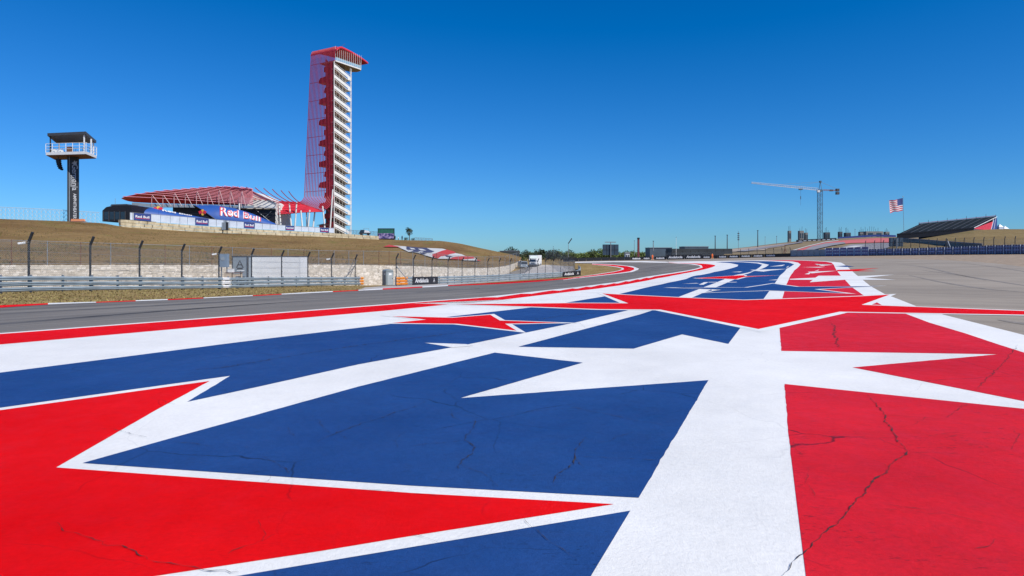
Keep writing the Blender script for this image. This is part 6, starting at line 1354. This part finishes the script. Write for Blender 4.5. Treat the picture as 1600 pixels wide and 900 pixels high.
# two parked cars on the far track
for i, px in enumerate((1432, 1448.5)):
    c = fhp(px, 389); c = P(px, 389.2, 250); root = empty('parked_car', c, ['dark car at left of the pair beyond the printed panels', 'dark car at right of the pair beyond the printed panels'][i], 'car', 'cars beyond the printed panels')
    part('body', M_CLOTHD, root, lambda m: m.prism([c + Vector(v) for v in ((-2.1, 0, .3), (2.1, 0, .3), (2.1, 0, .8), (1.5, 0, .95), (-1.9, 0, .95), (-2.15, 0, .8))], (0, 1.7, 0)))
    part('cabin', M_GLASSD, root, lambda m: m.prism([c + Vector(v) for v in ((-1.6, .12, .95), (1.0, .12, .95), (.5, .12, 1.45), (-1.1, .12, 1.45))], (0, 1.45, 0)))
    part('roof', M_CLOTHW, root, lambda m: m.box(c + Vector((-.3, .85, 1.47)), (1.6, 1.4, .06)))
    for sx in (-1.35, 1.3):
        for y in (.05, 1.65): part('wheel', M_TYRE, root, lambda m: m.tube([c + Vector((sx, y - .1, .33)), c + Vector((sx, y + .1, .33))], .33, 12))
# truck on the service road
gx, gd = ground_at(833, 416.6); c = Vector((gx, gd, gz(gx, gd))); s_ = gd * 27 / 1000 / 2.75
root = empty('truck', c, 'white lorry with dark windscreen parked on the service road behind the fence', 'truck'); rz = R(-14); Mz = Matrix.Rotation(rz, 3, 'Z')
k_ = gd * 17.5 / 1000 / 3.2
def tb(m, cc, sz): m.box(c + Mz @ (Vector(cc) * k_), Vector(sz) * k_, rz)
part('cab', M_WPANEL, root, lambda m: m.prism([c + Mz @ (Vector(v) * k_) for v in ((-.9, -1.2, .55), (-.9, -1.25, 1.35), (-.9, -1.0, 2.25), (-.9, .8, 2.35), (-.9, .8, .55))], Mz @ Vector((2.1 * k_, 0, 0))))
part('windscreen', M_GLASSD, root, lambda m: m.prism([c + Mz @ (Vector(v) * k_) for v in ((-.78, -1.245, 1.42), (1.08, -1.245, 1.42), (1.02, -1.02, 2.1), (-.72, -1.02, 2.1))], Mz @ Vector((0, -.04 * k_, .01))))
part('cargo_box', M_WPANEL, root, lambda m: tb(m, (-.1, 3.8, 1.9), (2.5, 5.8, 2.7))); part('wind_deflector', mat('pale_green_white', (.68, .74, .66), .5, .05, 1), root, lambda m: m.prism([c + Mz @ (Vector(v) * k_) for v in ((-.85, -.85, 2.36), (-.85, .7, 2.36), (-.85, .7, 3.1))], Mz @ Vector((1.95 * k_, 0, 0))))
part('bumper', M_DGREY, root, lambda m: tb(m, (.15, -1.28, .5), (2.1, .22, .42))); part('grille', M_DGREY, root, lambda m: tb(m, (.15, -1.27, 1.02), (1.1, .05, .28)))
for sx in (-.65, .95): part('headlight', mat('lamp_glass', (.7, .7, .65), .2, .05, 1), root, lambda m: tb(m, (sx, -1.28, .98), (.3, .06, .22)))
for sx in (-.8, 1.1):
    for y in (-.5, 2.2, 5.2):
        wh = part('wheel', M_TYRE, root, lambda m: m.tube([c + Mz @ (Vector((sx - .13, y, .45)) * k_), c + Mz @ (Vector((sx + .13, y, .45)) * k_)], .46 * k_, 14)); part('rim', M_GREYST, wh, lambda m: m.tube([c + Mz @ (Vector((sx - .15, y, .45)) * k_), c + Mz @ (Vector((sx + .15, y, .45)) * k_)], .24 * k_, 10))
for sx in (-1.05, 1.35): part('mirror', M_DARKST, root, lambda m: tb(m, (sx, -1.1, 1.75), (.16, .1, .45)))
c = gp(819, 176); root = empty('van', c, 'dark van parked left of the white lorry behind the fence', 'van')
part('body', M_GREYP, root, lambda m: m.prism([c + Vector(v) for v in ((-1, 0, .35), (1, 0, .35), (1, 0, 1.2), (.8, 0, 1.95), (-.8, 0, 1.95), (-1, 0, 1.2))], (-.8, 4.5, 0))); part('windscreen', M_GLASSD, root, lambda m: m.prism([c + Vector(v) for v in ((-.88, -.03, 1.22), (.88, -.03, 1.22), (.72, -.03, 1.8), (-.72, -.03, 1.8))], (0, .02, 0)))
for sx in (-.85, .85): part('wheel', M_TYRE, root, lambda m: m.tube([c + Vector((sx - .12, .6, .33)), c + Vector((sx + .12, .6, .33))], .34, 12)); part('headlight', M_WPANEL, root, lambda m: m.box(c + Vector((sx * .8, -.02, .85)), (.3, .05, .18)))
# low dark building behind the right end of the hill
block('far_building', 781, 812, 392.6, 402, 300, mat('dark_olive_cladding', (.05, .06, .055), .7, .2, .3), 'dark flat building behind the right end of the grass hill', 'building', None, 5, z0=-3.2)
# braced end post of the far barrier
root = empty('brace_post', gp(1227, 180), 'dark reddish braced post at the right end of the black barrier', 'post'); c = gp(1226.5, 180)
part('post', M_BROWN, root, lambda m: m.bar(c, c + UP * 3.4, .16)); part('brace', M_BROWN, root, lambda m: (m.bar(c + Vector((-1.0, 0, 0)), c + UP * 2.2, .12), m.bar(c + Vector((.5, 0, 1.4)), c + UP * 2.4, .1)))
root = empty('brace_post', gp(1480, 143), 'dark braced fence frame with pale strut behind the blue panels', 'post'); c = gp(1480, 144.5)
part('post', M_DARKST, root, lambda m: m.bar(c, c + UP * 3.5, .15)); part('brace', M_SCRIM, root, lambda m: m.bar(c + Vector((.9, 0, 1.2)), c + Vector((.1, 0, 3.1)), .14)); part('brace', M_DARKST, root, lambda m: m.bar(c + Vector((-.9, 0, 1.2)), c + Vector((-.1, 0, 3.1)), .14))

# ------------------------------------------------------------------ rough grass on the verge (uncountable)
def verge_blades(n=9000):
    rg = np.random.default_rng(3); RAIL = [(p.x / p.y * F + 800, p.y) for p in ra]; RAIL.sort()
    kd = [(x, ground_at(x, y)[1]) for x, y in LKERB[1:9]]
    px = rg.uniform(-190, 570, n); t = rg.random(n) ** 1.0; d0 = np.interp(px, [k[0] for k in kd], [k[1] for k in kd]) + .9; d1 = np.interp(px, [r[0] for r in RAIL], [r[1] for r in RAIL]) + .6
    D = d0 + (d1 - d0) * t; X = (px - 800) / F * D; Z = Gz(X, D) - .03; V, Fc = [], []
    for i in range(n):
        h = rg.uniform(.02, .085) * (1.7 if t[i] > .88 else 1); a = rg.uniform(0, 6.28); w = .035; k = len(V); lx, ly = rg.normal(0, .05, 2)
        V += [(X[i] - w * math.cos(a), D[i] - w * math.sin(a), Z[i]), (X[i] + w * math.cos(a), D[i] + w * math.sin(a), Z[i]), (X[i] + lx, D[i] + ly, Z[i] + h)]; Fc.append((k, k + 1, k + 2))
    me = bpy.data.meshes.new('verge_grass'); me.from_pydata(V, [], Fc); me.materials.append(mat('grass_blades', (.27, .19, .07), .9, .4, .35, col2=(.34, .28, .10), detail=9)); o = bpy.data.objects.new('verge_grass', me); COL.objects.link(o)
    tagg(o, 'dry tufted grass on the verge in front of the guardrail', 'grass', None, 'stuff')
verge_blades()

# straw tufts that break up the bare hillside (uncountable)
def hill_tufts(n=15000):
    rg = np.random.default_rng(5); V, Fc, mi = [], [], []; cl = rg.uniform(0, 1, (260, 2)); k = 0
    while k < n:
        c = cl[rg.integers(260)]; u, t = c + rg.normal(0, .035, 2) if rg.random() < .55 else rg.uniform(0, 1, 2)
        if not (0 < u < 1 and .01 < t < .985): continue
        px = -190 + 985 * u; yw, yc = interp(WALLT, px), interp(CREST, px); p = hill_pt(px, yw + (yc - yw) * t)
        if 596 < px < 755 and 380 < yw + (yc - yw) * t < 411: k += 1; continue
        h = rg.uniform(.05, .2); m_ = int(rg.random() < .35)
        for _ in range(2):
            a = rg.uniform(0, 6.28); w = rg.uniform(.06, .16); i = len(V); V += [(p.x - w * math.cos(a), p.y - w * math.sin(a), p.z - .14), (p.x + w * math.cos(a), p.y + w * math.sin(a), p.z - .14), (p.x + rg.normal(0, .06), p.y, p.z + h)]; Fc.append((i, i + 1, i + 2)); mi.append(m_)
        k += 1
    me = bpy.data.meshes.new('hill_grass'); me.from_pydata(V, [], Fc); me.materials.append(mat('straw_tufts', (.22, .14, .055), .9, .35, .2, col2=(.30, .21, .085))); me.materials.append(mat('olive_tufts', (.12, .10, .028), .9, .35, .2, col2=(.18, .15, .045)))
    me.polygons.foreach_set('material_index', mi); o = bpy.data.objects.new('hill_grass', me); COL.objects.link(o); tagg(o, 'straw and olive grass tufts scattered over the dry hillside', 'grass', None, 'stuff')
hill_tufts()
